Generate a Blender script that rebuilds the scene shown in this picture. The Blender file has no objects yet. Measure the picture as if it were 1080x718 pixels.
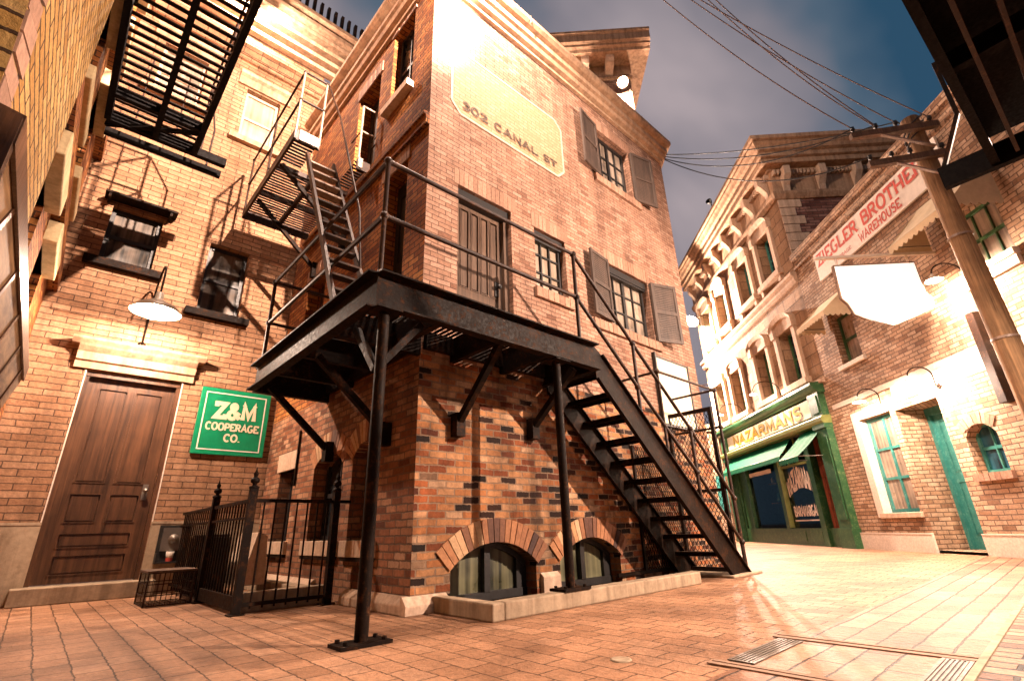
import bpy, bmesh, math, random
from math import sin, cos, pi, radians, sqrt, atan2
from mathutils import Vector, Matrix
random.seed(7)
sc = bpy.context.scene
COL = sc.collection
V = Vector

# ------------------------------------------------------------------ node helpers
def newmat(name):
    m = bpy.data.materials.new(name); m.use_nodes = True
    nt = m.node_tree
    for n in list(nt.nodes): nt.nodes.remove(n)
    out = nt.nodes.new('ShaderNodeOutputMaterial')
    b = nt.nodes.new('ShaderNodeBsdfPrincipled')
    nt.links.new(b.outputs[0], out.inputs[0])
    return m, nt, b
def N(nt, t, **k):
    n = nt.nodes.new(t)
    for a, v in k.items():
        if a.startswith('i_'):
            n.inputs[a[2:].replace('_', ' ')].default_value = v
        else: setattr(n, a, v)
    return n
def L(nt, a, b): nt.links.new(a, b)
def c4(c): return (c[0], c[1], c[2], 1)
def ramp(nt, fac, stops):
    r = N(nt, 'ShaderNodeValToRGB'); e = r.color_ramp.elements
    while len(e) < len(stops): e.new(0.5)
    for i, (p, c) in enumerate(stops): e[i].position = p; e[i].color = c4(c)
    L(nt, fac, r.inputs[0]); return r.outputs[0]
def mix(nt, fac, a, b, mode='MIX'):
    n = N(nt, 'ShaderNodeMix', data_type='RGBA', blend_type=mode)
    for sock, v in ((n.inputs[0], fac), (n.inputs[6], a), (n.inputs[7], b)):
        if hasattr(v, 'links'): L(nt, v, sock)
        else: sock.default_value = v if isinstance(v, (int, float)) else c4(v)
    return n.outputs[2]
def noise(nt, vec, scale, detail=4, rough=.55, dist=0):
    n = N(nt, 'ShaderNodeTexNoise'); n.inputs['Scale'].default_value = scale
    n.inputs['Detail'].default_value = detail; n.inputs['Roughness'].default_value = rough
    n.inputs['Distortion'].default_value = dist
    if vec: L(nt, vec, n.inputs['Vector'])
    return n.outputs['Fac']
def bump(nt, b, h, strength=.5, dist=.01):
    n = N(nt, 'ShaderNodeBump'); n.inputs['Strength'].default_value = strength
    n.inputs['Distance'].default_value = dist
    L(nt, h, n.inputs['Height']); L(nt, n.outputs[0], b.inputs['Normal'])
def math_(nt, op, a, b=0):
    n = N(nt, 'ShaderNodeMath', operation=op)
    for s, v in ((n.inputs[0], a), (n.inputs[1], b)):
        if hasattr(v, 'links'): L(nt, v, s)
        else: s.default_value = v
    return n.outputs[0]
def wpos(nt): return N(nt, 'ShaderNodeNewGeometry').outputs['Position']

def brick_mat(name, stops, mortar, bw=.215, bh=.072, mw=.009, bumpd=.012, stain=.35, swap=False, warp=.006, useworld=None, rough=.85, lf=1.3, chip=.012, streak=.45):
    m, nt, b = newmat(name)
    ALB = .80
    stops = [(p, [c ** 1.3 * ALB for c in col_]) for p, col_ in stops]; mortar = [c * .5 for c in mortar]
    uv = N(nt, 'ShaderNodeUVMap').outputs[0]
    pos = wpos(nt)
    if useworld:
        sp = N(nt, 'ShaderNodeSeparateXYZ'); L(nt, pos, sp.inputs[0])
        cb = N(nt, 'ShaderNodeCombineXYZ')
        L(nt, sp.outputs[useworld[0]], cb.inputs[0]); L(nt, sp.outputs[useworld[1]], cb.inputs[1])
        uv = cb.outputs[0]
    # slight warp so courses are not ruler straight
    nz = N(nt, 'ShaderNodeTexNoise'); nz.inputs['Scale'].default_value = 5; nz.inputs['Detail'].default_value = 3
    L(nt, pos, nz.inputs['Vector'])
    s1 = N(nt, 'ShaderNodeVectorMath', operation='SUBTRACT'); L(nt, nz.outputs['Color'], s1.inputs[0]); s1.inputs[1].default_value = (.5, .5, .5)
    s2 = N(nt, 'ShaderNodeVectorMath', operation='SCALE'); L(nt, s1.outputs[0], s2.inputs[0]); s2.inputs['Scale'].default_value = warp * 4
    s3 = N(nt, 'ShaderNodeVectorMath', operation='ADD'); L(nt, uv, s3.inputs[0]); L(nt, s2.outputs[0], s3.inputs[1])
    nf = N(nt, 'ShaderNodeTexNoise'); nf.inputs['Scale'].default_value = 34; nf.inputs['Detail'].default_value = 3; L(nt, pos, nf.inputs['Vector'])
    f1 = N(nt, 'ShaderNodeVectorMath', operation='SUBTRACT'); L(nt, nf.outputs['Color'], f1.inputs[0]); f1.inputs[1].default_value = (.5, .5, .5)
    f2 = N(nt, 'ShaderNodeVectorMath', operation='SCALE'); L(nt, f1.outputs[0], f2.inputs[0]); f2.inputs['Scale'].default_value = chip
    f3 = N(nt, 'ShaderNodeVectorMath', operation='ADD'); L(nt, s3.outputs[0], f3.inputs[0]); L(nt, f2.outputs[0], f3.inputs[1])
    t = N(nt, 'ShaderNodeTexBrick'); L(nt, f3.outputs[0], t.inputs['Vector'])
    t.offset = .5; t.inputs['Scale'].default_value = 1
    t.inputs['Brick Width'].default_value = bw; t.inputs['Row Height'].default_value = bh
    t.inputs['Mortar Size'].default_value = mw; t.inputs['Mortar Smooth'].default_value = .25
    t.inputs['Bias'].default_value = 0
    t.inputs['Color1'].default_value = (0, 0, 0, 1); t.inputs['Color2'].default_value = (1, 1, 1, 1); t.inputs['Mortar'].default_value = (.5, .5, .5, 1)
    col = ramp(nt, t.outputs['Color'], stops)
    n1 = noise(nt, pos, 28, 5, .65); n2 = noise(nt, pos, lf, 5, .6, .4)
    col = mix(nt, .55, col, ramp(nt, n1, [(.3, (.45, .45, .45)), (.72, (1.25, 1.2, 1.15))]), 'MULTIPLY')
    mort = mix(nt, n1, mortar, [c * .55 for c in mortar])
    col = mix(nt, t.outputs['Fac'], col, mort)
    col = mix(nt, stain, col, ramp(nt, n2, [(.32, (.35, .3, .26)), (.55, (.95, .93, .9)), (.75, (1.2, 1.15, 1.1))]), 'MULTIPLY')
    if streak:
        mp = N(nt, 'ShaderNodeMapping'); mp.inputs['Scale'].default_value = (3.2, 3.2, .45); L(nt, pos, mp.inputs[0])
        n4 = noise(nt, mp.outputs[0], 1, 6, .65)
        col = mix(nt, streak, col, ramp(nt, n4, [(.36, (.28, .24, .2)), (.5, (.9, .88, .85)), (.66, (1.25, 1.2, 1.15))]), 'MULTIPLY')
    L(nt, col, b.inputs['Base Color']); b.inputs['Roughness'].default_value = rough
    b.inputs['Specular IOR Level'].default_value = .25
    h = math_(nt, 'SUBTRACT', 1, t.outputs['Fac'])
    h = math_(nt, 'ADD', h, math_(nt, 'MULTIPLY', n1, .45))
    h = math_(nt, 'ADD', h, math_(nt, 'MULTIPLY', t.outputs['Color'], .25))
    bump(nt, b, h, 1.0, bumpd * 1.25)
    return m

def stone_mat(name, c1, c2, sc_=6, bumpd=.006, rough=.85, streak=0, spec=.25):
    m, nt, b = newmat(name); p = wpos(nt)
    n1 = noise(nt, p, sc_, 6, .65); n2 = noise(nt, p, sc_ * 7, 4, .6)
    col = mix(nt, n1, c1, c2)
    col = mix(nt, .5, col, ramp(nt, n2, [(.3, (.6, .58, .55)), (.7, (1.15, 1.15, 1.15))]), 'MULTIPLY')
    if streak:
        mp = N(nt, 'ShaderNodeMapping'); mp.inputs['Scale'].default_value = (9, 9, .7); L(nt, p, mp.inputs[0])
        n3 = noise(nt, mp.outputs[0], 1, 5, .6)
        col = mix(nt, streak, col, ramp(nt, n3, [(.35, (.25, .22, .2)), (.6, (1, 1, 1))]), 'MULTIPLY')
    L(nt, col, b.inputs['Base Color']); b.inputs['Roughness'].default_value = rough
    b.inputs['Specular IOR Level'].default_value = spec
    bump(nt, b, math_(nt, 'ADD', n2, n1), .6, bumpd)
    return m

def island_mat(name, stops, rough=.85):
    m, nt, b = newmat(name); g = N(nt, 'ShaderNodeNewGeometry')
    col = ramp(nt, g.outputs['Random Per Island'], stops)
    n1 = noise(nt, g.outputs['Position'], 30, 5, .65)
    col = mix(nt, .6, col, ramp(nt, n1, [(.3, (.45, .42, .4)), (.7, (1.2, 1.2, 1.2))]), 'MULTIPLY')
    L(nt, col, b.inputs['Base Color']); b.inputs['Roughness'].default_value = rough
    bump(nt, b, n1, .6, .006)
    return m

def wood_mat(name, c1, c2, scale=(30, 30, 1.6), rough=.6, bd=.003):
    m, nt, b = newmat(name); p = wpos(nt)
    mp = N(nt, 'ShaderNodeMapping'); mp.inputs['Scale'].default_value = scale; L(nt, p, mp.inputs[0])
    n1 = noise(nt, mp.outputs[0], 1, 6, .65, .6); n2 = noise(nt, p, 3, 4)
    col = ramp(nt, n1, [(.25, c1), (.5, [(a + q) / 2 for a, q in zip(c1, c2)]), (.75, c2)])
    col = mix(nt, .5, col, ramp(nt, n2, [(.3, (.4, .4, .4)), (.65, (1.2, 1.2, 1.2))]), 'MULTIPLY')
    L(nt, col, b.inputs['Base Color']); b.inputs['Roughness'].default_value = rough
    bump(nt, b, n1, .6, bd)
    return m

def paint_mat(name, c, rough=.45, metal=0, wear=None, var=.3, sc_=9, spec=.5, bd=.0015):
    m, nt, b = newmat(name); p = wpos(nt)
    n1 = noise(nt, p, sc_, 6, .7); n2 = noise(nt, p, sc_ * 5, 4, .6)
    col = mix(nt, var, c, ramp(nt, n1, [(.3, (.35, .33, .3)), (.7, (1.3, 1.3, 1.3))]), 'MULTIPLY')
    if wear: col = mix(nt, ramp(nt, math_(nt, 'MULTIPLY', math_(nt, 'ADD', n1, n2), .5), [(.52, (0, 0, 0)), (.62, (1, 1, 1))]), col, wear)
    L(nt, col, b.inputs['Base Color'])
    L(nt, ramp(nt, n2, [(.2, (rough * .7,) * 3), (.8, (min(1, rough * 1.4),) * 3)]), b.inputs['Roughness'])
    b.inputs['Metallic'].default_value = metal; b.inputs['Specular IOR Level'].default_value = spec
    bump(nt, b, n2, .5, bd)
    return m

def glass_mat(name, c=(.01, .012, .014), rough=.10, curtain=None, clo=.35, chi=.65):
    m, nt, b = newmat(name); p = wpos(nt)
    if curtain:
        n1 = noise(nt, p, 2.2, 3); mp = N(nt, 'ShaderNodeMapping'); mp.inputs['Scale'].default_value = (14, 14, .5); L(nt, p, mp.inputs[0])
        n2 = noise(nt, mp.outputs[0], 1, 3, .5)
        col = mix(nt, ramp(nt, math_(nt, 'MULTIPLY', math_(nt, 'ADD', n1, n2), .5), [(clo, (0, 0, 0)), (chi, (1, 1, 1))]), c, curtain)
        L(nt, col, b.inputs['Base Color'])
    else: b.inputs['Base Color'].default_value = c4(c)
    L(nt, ramp(nt, noise(nt, p, 4), [(.3, (rough,) * 3), (.8, (rough * 3,) * 3)]), b.inputs['Roughness'])
    b.inputs['Specular IOR Level'].default_value = .5
    bump(nt, b, noise(nt, p, 2.5, 2), .12, .01)
    return m
def clear_glass(name):
    m, nt, b = newmat(name); out = [n for n in nt.nodes if n.type == 'OUTPUT_MATERIAL'][0]
    tr = N(nt, 'ShaderNodeBsdfTransparent'); tr.inputs[0].default_value = (.75, .85, .85, 1)
    gl = N(nt, 'ShaderNodeBsdfGlossy'); gl.inputs['Roughness'].default_value = .04; gl.inputs[0].default_value = (.8, .85, .85, 1)
    fr = N(nt, 'ShaderNodeFresnel'); fr.inputs[0].default_value = 1.6; mx = N(nt, 'ShaderNodeMixShader')
    L(nt, fr.outputs[0], mx.inputs[0]); L(nt, tr.outputs[0], mx.inputs[1]); L(nt, gl.outputs[0], mx.inputs[2]); L(nt, mx.outputs[0], out.inputs[0])
    return m
def emit_mat(name, c, s):
    m, nt, b = newmat(name)
    b.inputs['Base Color'].default_value = c4(c); b.inputs['Emission Color'].default_value = c4(c); b.inputs['Emission Strength'].default_value = s
    return m

M = {}
M['brickA'] = brick_mat('brick_upper', [(0, (.36, .21, .15)), (.12, (.48, .31, .23)), (.7, (.55, .37, .285)), (1, (.61, .43, .34))], (.30, .16, .11), bw=.172, bh=.0575, mw=.005, bumpd=.008)
M['brickLow'] = brick_mat('brick_lower_mottled', [(0, (.035, .022, .016)), (.13, (.075, .035, .02)), (.20, (.24, .085, .04)), (.36, (.42, .17, .075)), (.52, (.52, .27, .13)), (.78, (.60, .36, .20)), (.93, (.64, .46, .32)), (1, (.12, .06, .04))], (.62, .42, .28), bw=.19, bh=.0645, mw=.0075, bumpd=.014, stain=.85, lf=2.6, chip=.02, streak=.75)
M['brickLowC'] = brick_mat('brick_lower_side', [(0, (.22, .10, .06)), (.15, (.34, .16, .09)), (.5, (.48, .25, .15)), (.85, (.56, .34, .22)), (1, (.62, .44, .32))], (.34, .21, .14), bw=.19, bh=.0645, mw=.008, bumpd=.014, stain=.6, lf=2, chip=.018)
M['brickB'] = brick_mat('brick_tan', [(0, (.44, .265, .165)), (.4, (.50, .315, .20)), (1, (.58, .385, .26))], (.24, .13, .08), bw=.29, bh=.0775, mw=.006, bumpd=.014, warp=.005)
M['brickL'] = brick_mat('brick_yellow', [(0, (.50, .30, .10)), (.5, (.62, .42, .17)), (1, (.70, .52, .26))], (.14, .07, .03), bw=.30, bh=.07, mw=.008, bumpd=.016)
M['brickC'] = brick_mat('brick_orange', [(0, (.30, .11, .035)), (.5, (.50, .22, .07)), (1, (.60, .32, .12))], (.12, .05, .02), bw=.2, bh=.0675, mw=.007, bumpd=.012)
M['brickS'] = brick_mat('brick_warehouse', [(0, (.40, .26, .18)), (.12, (.56, .39, .27)), (.5, (.66, .49, .36)), (1, (.74, .59, .46))], (.40, .26, .18), bw=.22, bh=.075, mw=.009, bumpd=.012, stain=.45)
M['brickP'] = brick_mat('brick_pink_side', [(0, (.22, .10, .08)), (.4, (.42, .22, .18)), (.8, (.58, .36, .30)), (1, (.66, .48, .42))], (.22, .13, .11), bw=.3, bh=.09, mw=.01, bumpd=.02)
M['ashlar'] = brick_mat('ashlar_blocks', [(0, (.48, .33, .22)), (1, (.62, .46, .33))], (.25, .16, .11), bw=.62, bh=.3, mw=.008, bumpd=.02, stain=.4)
M['paver'] = brick_mat('paver_brick', [(0, (.44, .265, .165)), (.2, (.52, .32, .205)), (.8, (.57, .36, .235)), (1, (.61, .40, .275))], (.20, .10, .05), bw=.215, bh=.149, mw=.0042, bumpd=.022, stain=.7, warp=.006, useworld=(1, 0), rough=.6, lf=1.1, chip=.022, streak=.3)
M['paver2'] = brick_mat('paver_slab', [(0, (.38, .21, .13)), (.6, (.50, .30, .20)), (1, (.56, .36, .25))], (.08, .045, .03), bw=.62, bh=.15, mw=.006, bumpd=.02, stain=.5, warp=.006, useworld=(0, 1), rough=.5, lf=2)
M['paver3'] = brick_mat('paver_verge', [(0, (.26, .15, .10)), (.5, (.44, .28, .19)), (1, (.60, .42, .31))], (.04, .025, .02), bw=.24, bh=.12, mw=.012, bumpd=.03, stain=.6, warp=.008, useworld=(1, 0), rough=.6, lf=1)
M['concrete'] = stone_mat('concrete', (.30, .22, .14), (.46, .35, .24), 3, .004, streak=.5)
M['stone'] = stone_mat('carved_stone', (.46, .32, .22), (.62, .46, .34), 4, .006, streak=.35)
M['stoneY'] = stone_mat('cream_stone', (.55, .42, .22), (.68, .54, .32), 4, .004, streak=.3)
M['stoneW'] = stone_mat('pale_stone', (.58, .50, .42), (.72, .64, .55), 4, .004)
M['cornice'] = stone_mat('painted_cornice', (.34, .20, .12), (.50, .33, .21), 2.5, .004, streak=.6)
M['vous'] = island_mat('voussoir_brick', [(0, (.05, .025, .02)), (.15, (.09, .04, .025)), (.3, (.26, .11, .05)), (.55, (.36, .16, .07)), (.8, (.44, .24, .11)), (1, (.50, .33, .19))])
M['vousU'] = island_mat('soldier_brick', [(0, (.22, .115, .07)), (.5, (.30, .165, .105)), (1, (.36, .21, .14))])
M['iron'] = paint_mat('black_iron', (.009, .0045, .0025), .6, 0, wear=(.045, .017, .006), var=.6, sc_=6, spec=.09, bd=.004)
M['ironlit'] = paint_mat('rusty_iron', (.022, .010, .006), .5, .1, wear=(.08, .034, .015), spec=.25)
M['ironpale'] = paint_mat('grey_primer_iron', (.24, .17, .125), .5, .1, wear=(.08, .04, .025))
M['wood'] = wood_mat('dark_varnished_wood', (.005, .0025, .0015), (.135, .058, .026), (20, 20, .9), .36, .008)
M['woodgrey'] = wood_mat('weathered_wood', (.035, .019, .011), (.17, .098, .058), (40, 40, 1.5), .8)
M['woodpole'] = wood_mat('pole_wood', (.07, .035, .015), (.42, .25, .12), (30, 30, 1.0), .9, .03)
M['woodbox'] = wood_mat('canopy_wood', (.05, .02, .01), (.34, .20, .09), (14, 2.0, 14), .7)
M['white'] = paint_mat('white_paint', (.72, .66, .58), .5, var=.25)
M['cream'] = paint_mat('cream_board', (.70, .60, .42), .5, var=.2)
M['green'] = paint_mat('green_sign_paint', (.001, .20, .085), .4, var=.3, spec=.4)
M['greend'] = paint_mat('green_shop_paint', (.02, .085, .03), .35, var=.45, wear=(.10, .15, .06))
M['greenl'] = paint_mat('olive_trim_paint', (.17, .19, .05), .4, var=.4)
M['awng'] = paint_mat('green_canvas', (.0, .13, .055), .8, var=.3, spec=.2)
M['awnb'] = paint_mat('beige_canvas', (.62, .50, .33), .85, var=.2, spec=.2)
M['teal'] = paint_mat('teal_paint', (.03, .19, .17), .4, var=.4, wear=(.10, .26, .22))
M['red'] = paint_mat('faded_red_paint', (.52, .075, .05), .6, var=.4)
M['redwood'] = wood_mat('red_door_wood', (.15, .025, .012), (.36, .09, .04))
M['gold'] = paint_mat('gold_paint', (.50, .30, .015), .4, var=.2)
M['pitch'] = paint_mat('pitch_black', (.003, .002, .002), .7, spec=.1)
M['black'] = paint_mat('black_paint', (.012, .01, .009), .5)
M['shutter'] = wood_mat('grey_brown_shutter', (.026, .016, .011), (.085, .052, .035), (30, 30, 2), .65)
M['glass'] = glass_mat('dark_glass', rough=.16)
M['glassdim'] = glass_mat('dim_sooty_glass', (.01, .008, .006), .3, (.16, .12, .09), .42, .62)
M['glassdim'].node_tree.nodes['Principled BSDF'].inputs['Specular IOR Level'].default_value = .22
M['glassc'] = glass_mat('curtained_glass', (.04, .03, .02), .2, (.38, .30, .23))
M['glassb'] = glass_mat('lit_cream_glass', (.20, .14, .09), .25, (.40, .32, .24))
M['glassg'] = glass_mat('grimy_glass', (.012, .014, .008), .25, (.17, .16, .085), .38, .60)
M['glassblue'] = glass_mat('blue_glass', (.004, .012, .018), .1, (.03, .14, .20))
M['cable'] = paint_mat('cable_black', (.012, .012, .012), .5)
M['cablepale'] = paint_mat('cable_grey', (.16, .13, .13), .7, var=0)
M['fadedink'] = paint_mat('faded_ink', (.05, .03, .02), .8, wear=(.30, .19, .10), sc_=22)
M['interior'] = stone_mat('dim_blue_interior', (.05, .13, .16), (.14, .28, .30), 1.5)
M['clearglass'] = clear_glass('clear_shop_glass')
M['glowboard'] = emit_mat('white_board_added_glow', (.9, .82, .74), 1.1)  # emission added so the front-lit hanging sign reads evenly white
M['coveredge'] = stone_mat('cover_rib', (.20, .12, .08), (.34, .22, .15), 5, .004)
M['fadedwhite'] = paint_mat('faded_white_line', (.50, .40, .30), .8, wear=(.40, .24, .15), sc_=16)
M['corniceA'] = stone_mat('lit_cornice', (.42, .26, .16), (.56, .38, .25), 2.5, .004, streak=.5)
M['bulb'] = emit_mat('lit_bulb', (1, .88, .72), 90)
M['bulbs'] = emit_mat('lit_lampshade_inside', (1, .88, .72), 14)
M['shade'] = paint_mat('enamel_shade', (.50, .42, .33), .35)
M['plaque'] = paint_mat('yellow_painted_brick', (.66, .52, .22), .8, var=.4, sc_=3)
M['tin'] = paint_mat('grey_metal', (.22, .19, .16), .4, .7)
M['steel'] = paint_mat('galvanised_grate', (.13, .10, .075), .5, .2)
M['soil'] = stone_mat('dark_gravel', (.03, .02, .014), (.10, .065, .04), 20, .02)

# ------------------------------------------------------------------ geometry helpers
class Fr:
    def __init__(s, O, n):
        s.O = V((O[0], O[1], 0)); s.n = V((n[0], n[1], 0)).normalized(); s.r = V((-s.n.y, s.n.x, 0))
    def p(s, a, z, d=0): return s.O + s.r * a + s.n * d + V((0, 0, z))
q = sqrt(.5)
FA = Fr((2.33, 3.8), (0, -1)); FC = Fr((2.33, 7.9), (-1, 0)); FB = Fr((-.46, 7.9), (0, -1))
FL = Fr((-.46, 7.9), (1, 0))        # s = Y-7.9  (r=(0,1))
FS = Fr((13.462, 3.429), (-q, q)); FT = Fr((13.462, 3.429), (-q, -q)); FR = Fr((8.36, 4.4), (-q, -q))
FW = Fr((0, 0), (0, -1))             # plain world frame: s=X, d=-Y

class MB:
    def __init__(s): s.v = []; s.f = []; s.m = []; s.sm = []
    def poly(s, pts, m=0, smooth=False):
        i = len(s.v); s.v += [V(p) for p in pts]; s.f.append(tuple(range(i, i + len(pts)))); s.m.append(m); s.sm.append(smooth)
    def faces(s, vs, fs, m=0, smooth=False):
        i = len(s.v); s.v += [V(p) for p in vs]
        for f in fs: s.f.append(tuple(i + k for k in f)); s.m.append(m); s.sm.append(smooth)
    def hexa(s, p, m=0):  # p[0..3] bottom ring, p[4..7] top ring
        s.faces(p, [(0, 3, 2, 1), (4, 5, 6, 7), (0, 1, 5, 4), (1, 2, 6, 5), (2, 3, 7, 6), (3, 0, 4, 7)], m)
    def box(s, F, s0, s1, z0, z1, d0, d1, m=0):
        P = F.p
        s.hexa([P(s0, z0, d1), P(s1, z0, d1), P(s1, z0, d0), P(s0, z0, d0), P(s0, z1, d1), P(s1, z1, d1), P(s1, z1, d0), P(s0, z1, d0)], m)
    def wbox(s, x0, x1, y0, y1, z0, z1, m=0): s.box(FW, x0, x1, z0, z1, -y1, -y0, m)
    def bar(s, a, b, w, h, up=V((0, 0, 1)), m=0):
        a = V(a); b = V(b); t = (b - a).normalized(); x = t.cross(up)
        if x.length < 1e-4: x = t.cross(V((1, 0, 0)))
        x.normalize(); y = x.cross(t).normalized(); x *= w / 2; y *= h / 2
        s.hexa([a - x - y, a + x - y, a + x + y, a - x + y, b - x - y, b + x - y, b + x + y, b - x + y], m)
    def tube(s, pts, r, n=8, m=0, r2=None, caps=True):
        pts = [V(p) for p in pts]; rings = []; k = len(pts); ref = None
        for i, p in enumerate(pts):
            t = (pts[min(i + 1, k - 1)] - pts[max(i - 1, 0)]).normalized()
            if ref is None: ref = t.cross(V((0, 0, 1)) if abs(t.z) < .9 else V((1, 0, 0))).normalized()
            else: ref = (ref - t * ref.dot(t)).normalized()
            y = t.cross(ref); rr = r if r2 is None else r + (r2 - r) * i / (k - 1)
            rings.append([p + (ref * cos(2 * pi * j / n) + y * sin(2 * pi * j / n)) * rr for j in range(n)])
        vs = [v for R_ in rings for v in R_]
        fs = [(i * n + j, i * n + (j + 1) % n, (i + 1) * n + (j + 1) % n, (i + 1) * n + j) for i in range(k - 1) for j in range(n)]
        s.faces(vs, fs, m, True)
        if caps: s.poly(rings[0][::-1], m); s.poly(rings[-1], m)
    def lathe(s, c, prof, axis=V((0, 0, 1)), n=16, m=0, smooth=True):
        c = V(c); axis = V(axis).normalized(); x = axis.cross(V((1, 0, 0)) if abs(axis.x) < .9 else V((0, 1, 0))).normalized(); y = axis.cross(x)
        vs = [c + axis * h + (x * cos(2 * pi * j / n) + y * sin(2 * pi * j / n)) * r for r, h in prof for j in range(n)]
        fs = [(i * n + j, i * n + (j + 1) % n, (i + 1) * n + (j + 1) % n, (i + 1) * n + j) for i in range(len(prof) - 1) for j in range(n)]
        s.faces(vs, fs, m, smooth)
    def ball(s, c, r, n=10, m=0):
        s.lathe(c, [(max(1e-4, r * sin(pi * i / 8)), -r * cos(pi * i / 8)) for i in range(9)], n=n, m=m)
    def wall(s, F, s0, s1, z0, z1, holes=(), d=0, m=0, reveal=.12, rm=None):
        ss = sorted({s0, s1, *[h[0] for h in holes], *[h[1] for h in holes]}); zs = sorted({z0, z1, *[h[2] for h in holes], *[h[3] for h in holes]})
        ss = [a for a in ss if s0 <= a <= s1]; zs = [a for a in zs if z0 <= a <= z1]
        for a, b in zip(ss, ss[1:]):
            for c, e in zip(zs, zs[1:]):
                mx, mz = (a + b) / 2, (c + e) / 2
                if any(h[0] < mx < h[1] and h[2] < mz < h[3] for h in holes): continue
                s.poly([F.p(a, c, d), F.p(b, c, d), F.p(b, e, d), F.p(a, e, d)], m)
        for h in holes:
            a, b, c, e = h[:4]; D = d - (h[4] if len(h) > 4 else reveal); k = m if rm is None else rm
            s.poly([F.p(a, c, d), F.p(a, c, D), F.p(a, e, D), F.p(a, e, d)], k)
            s.poly([F.p(b, c, d), F.p(b, c, D), F.p(b, e, D), F.p(b, e, d)], k)
            s.poly([F.p(a, e, d), F.p(b, e, d), F.p(b, e, D), F.p(a, e, D)], k)
            s.poly([F.p(a, c, d), F.p(b, c, d), F.p(b, c, D), F.p(a, c, D)], k)
    def spandrel(s, F, s0, s1, zs, zc, ztop, d=0, m=0, n=14, depth=.2):
        """fill between segmental arch (springing zs, crown zc) and ztop, plus the soffit"""
        w = (s1 - s0) / 2; h = zc - zs; R = (w * w + h * h) / (2 * h); cs = (s0 + s1) / 2; cz = zc - R; A = math.asin(min(1, w / R))
        P = [(cs + R * sin(-A + 2 * A * i / n), cz + R * cos(-A + 2 * A * i / n)) for i in range(n + 1)]
        for a, b in zip(P, P[1:]):
            s.poly([F.p(a[0], a[1], d), F.p(b[0], b[1], d), F.p(b[0], ztop, d), F.p(a[0], ztop, d)], m)
            s.poly([F.p(a[0], a[1], d), F.p(b[0], b[1], d), F.p(b[0], b[1], d - depth), F.p(a[0], a[1], d - depth)], m)
        return cs, cz, R, A
    def vouss(s, F, cs, cz, R, A, t, d0, d1, n, m=0, gap=.06):
        for i in range(n):
            a0 = -A + 2 * A * (i + gap) / n; a1 = -A + 2 * A * (i + 1 - gap) / n
            g = lambda r, a, d: F.p(cs + r * sin(a), cz + r * cos(a), d)
            j = random.uniform(-.004, .004)
            s.hexa([g(R, a0, d1 + j), g(R, a1, d1 + j), g(R, a1, d0), g(R, a0, d0), g(R + t, a0, d1 + j), g(R + t, a1, d1 + j), g(R + t, a1, d0), g(R + t, a0, d0)], m)
    def soldier(s, F, s0, s1, z0, z1, d0, d1, bw=.07, m=0):
        n = max(2, round((s1 - s0) / bw)); w = (s1 - s0) / n
        for i in range(n):
            j = random.uniform(-.003, .003)
            s.box(F, s0 + i * w + .004, s0 + (i + 1) * w - .004, z0 + random.uniform(0, .004), z1 + random.uniform(-.004, .004), d0, d1 + j, m)
    def prism(s, F, prof, s0, s1, m=0):
        """profile [(d,z)..] closed, extruded along s"""
        n = len(prof); a = [F.p(s0, z, d) for d, z in prof]; b = [F.p(s1, z, d) for d, z in prof]
        s.faces(a + b, [(i, (i + 1) % n, n + (i + 1) % n, n + i) for i in range(n)], m)
        s.poly(a[::-1], m); s.poly(b, m)
    def build(s, name, mat, parent=None, base=None, bevel=0):
        me = bpy.data.meshes.new(name)
        org = V((0, 0, 0))
        if parent: org = worldloc(parent)
        elif s.v:
            org = V(base) if base else V(((min(v.x for v in s.v) + max(v.x for v in s.v)) / 2, (min(v.y for v in s.v) + max(v.y for v in s.v)) / 2, min(v.z for v in s.v)))
        me.from_pydata([v - org for v in s.v], [], s.f)
        mats = mat if isinstance(mat, (list, tuple)) else [mat]
        for m in mats: me.materials.append(M[m] if isinstance(m, str) else m)
        me.polygons.foreach_set('material_index', s.m); me.polygons.foreach_set('use_smooth', s.sm)
        uv = me.uv_layers.new(name='UVMap')
        for p in me.polygons:
            nn = p.normal
            if abs(nn.z) > .85: u, w = V((1, 0, 0)), V((0, 1, 0))
            else: u = V((-nn.y, nn.x, 0)).normalized(); w = V((0, 0, 1))
            # canonical direction so opposite windings agree
            if abs(nn.z) <= .85 and (u.x < -1e-3 or (abs(u.x) <= 1e-3 and u.y < 0)): u = -u
            for li in p.loop_indices:
                c = me.vertices[me.loops[li].vertex_index].co + org
                uv.data[li].uv = (c.dot(u), c.dot(w))
        o = bpy.data.objects.new(name, me); COL.objects.link(o)
        if parent: o.parent = parent
        else: o.location = org
        if bevel:
            b = o.modifiers.new('bevel', 'BEVEL'); b.width = bevel; b.segments = 2; b.limit_method = 'ANGLE'
        return o
def worldloc(o):
    l = V(o.location); p = o.parent
    while p: l += V(p.location); p = p.parent
    return l
def thing(name, label, cat, loc, group=None):
    o = bpy.data.objects.new(name, None); COL.objects.link(o); o.location = V(loc); o.empty_display_size = .2
    o['label'] = label; o['category'] = cat
    if group: o['group'] = group
    return o
def tag(o, label, cat, group=None):
    o['label'] = label; o['category'] = cat
    if group: o['group'] = group
    return o
def struct(o): o['kind'] = 'structure'; return o

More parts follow.
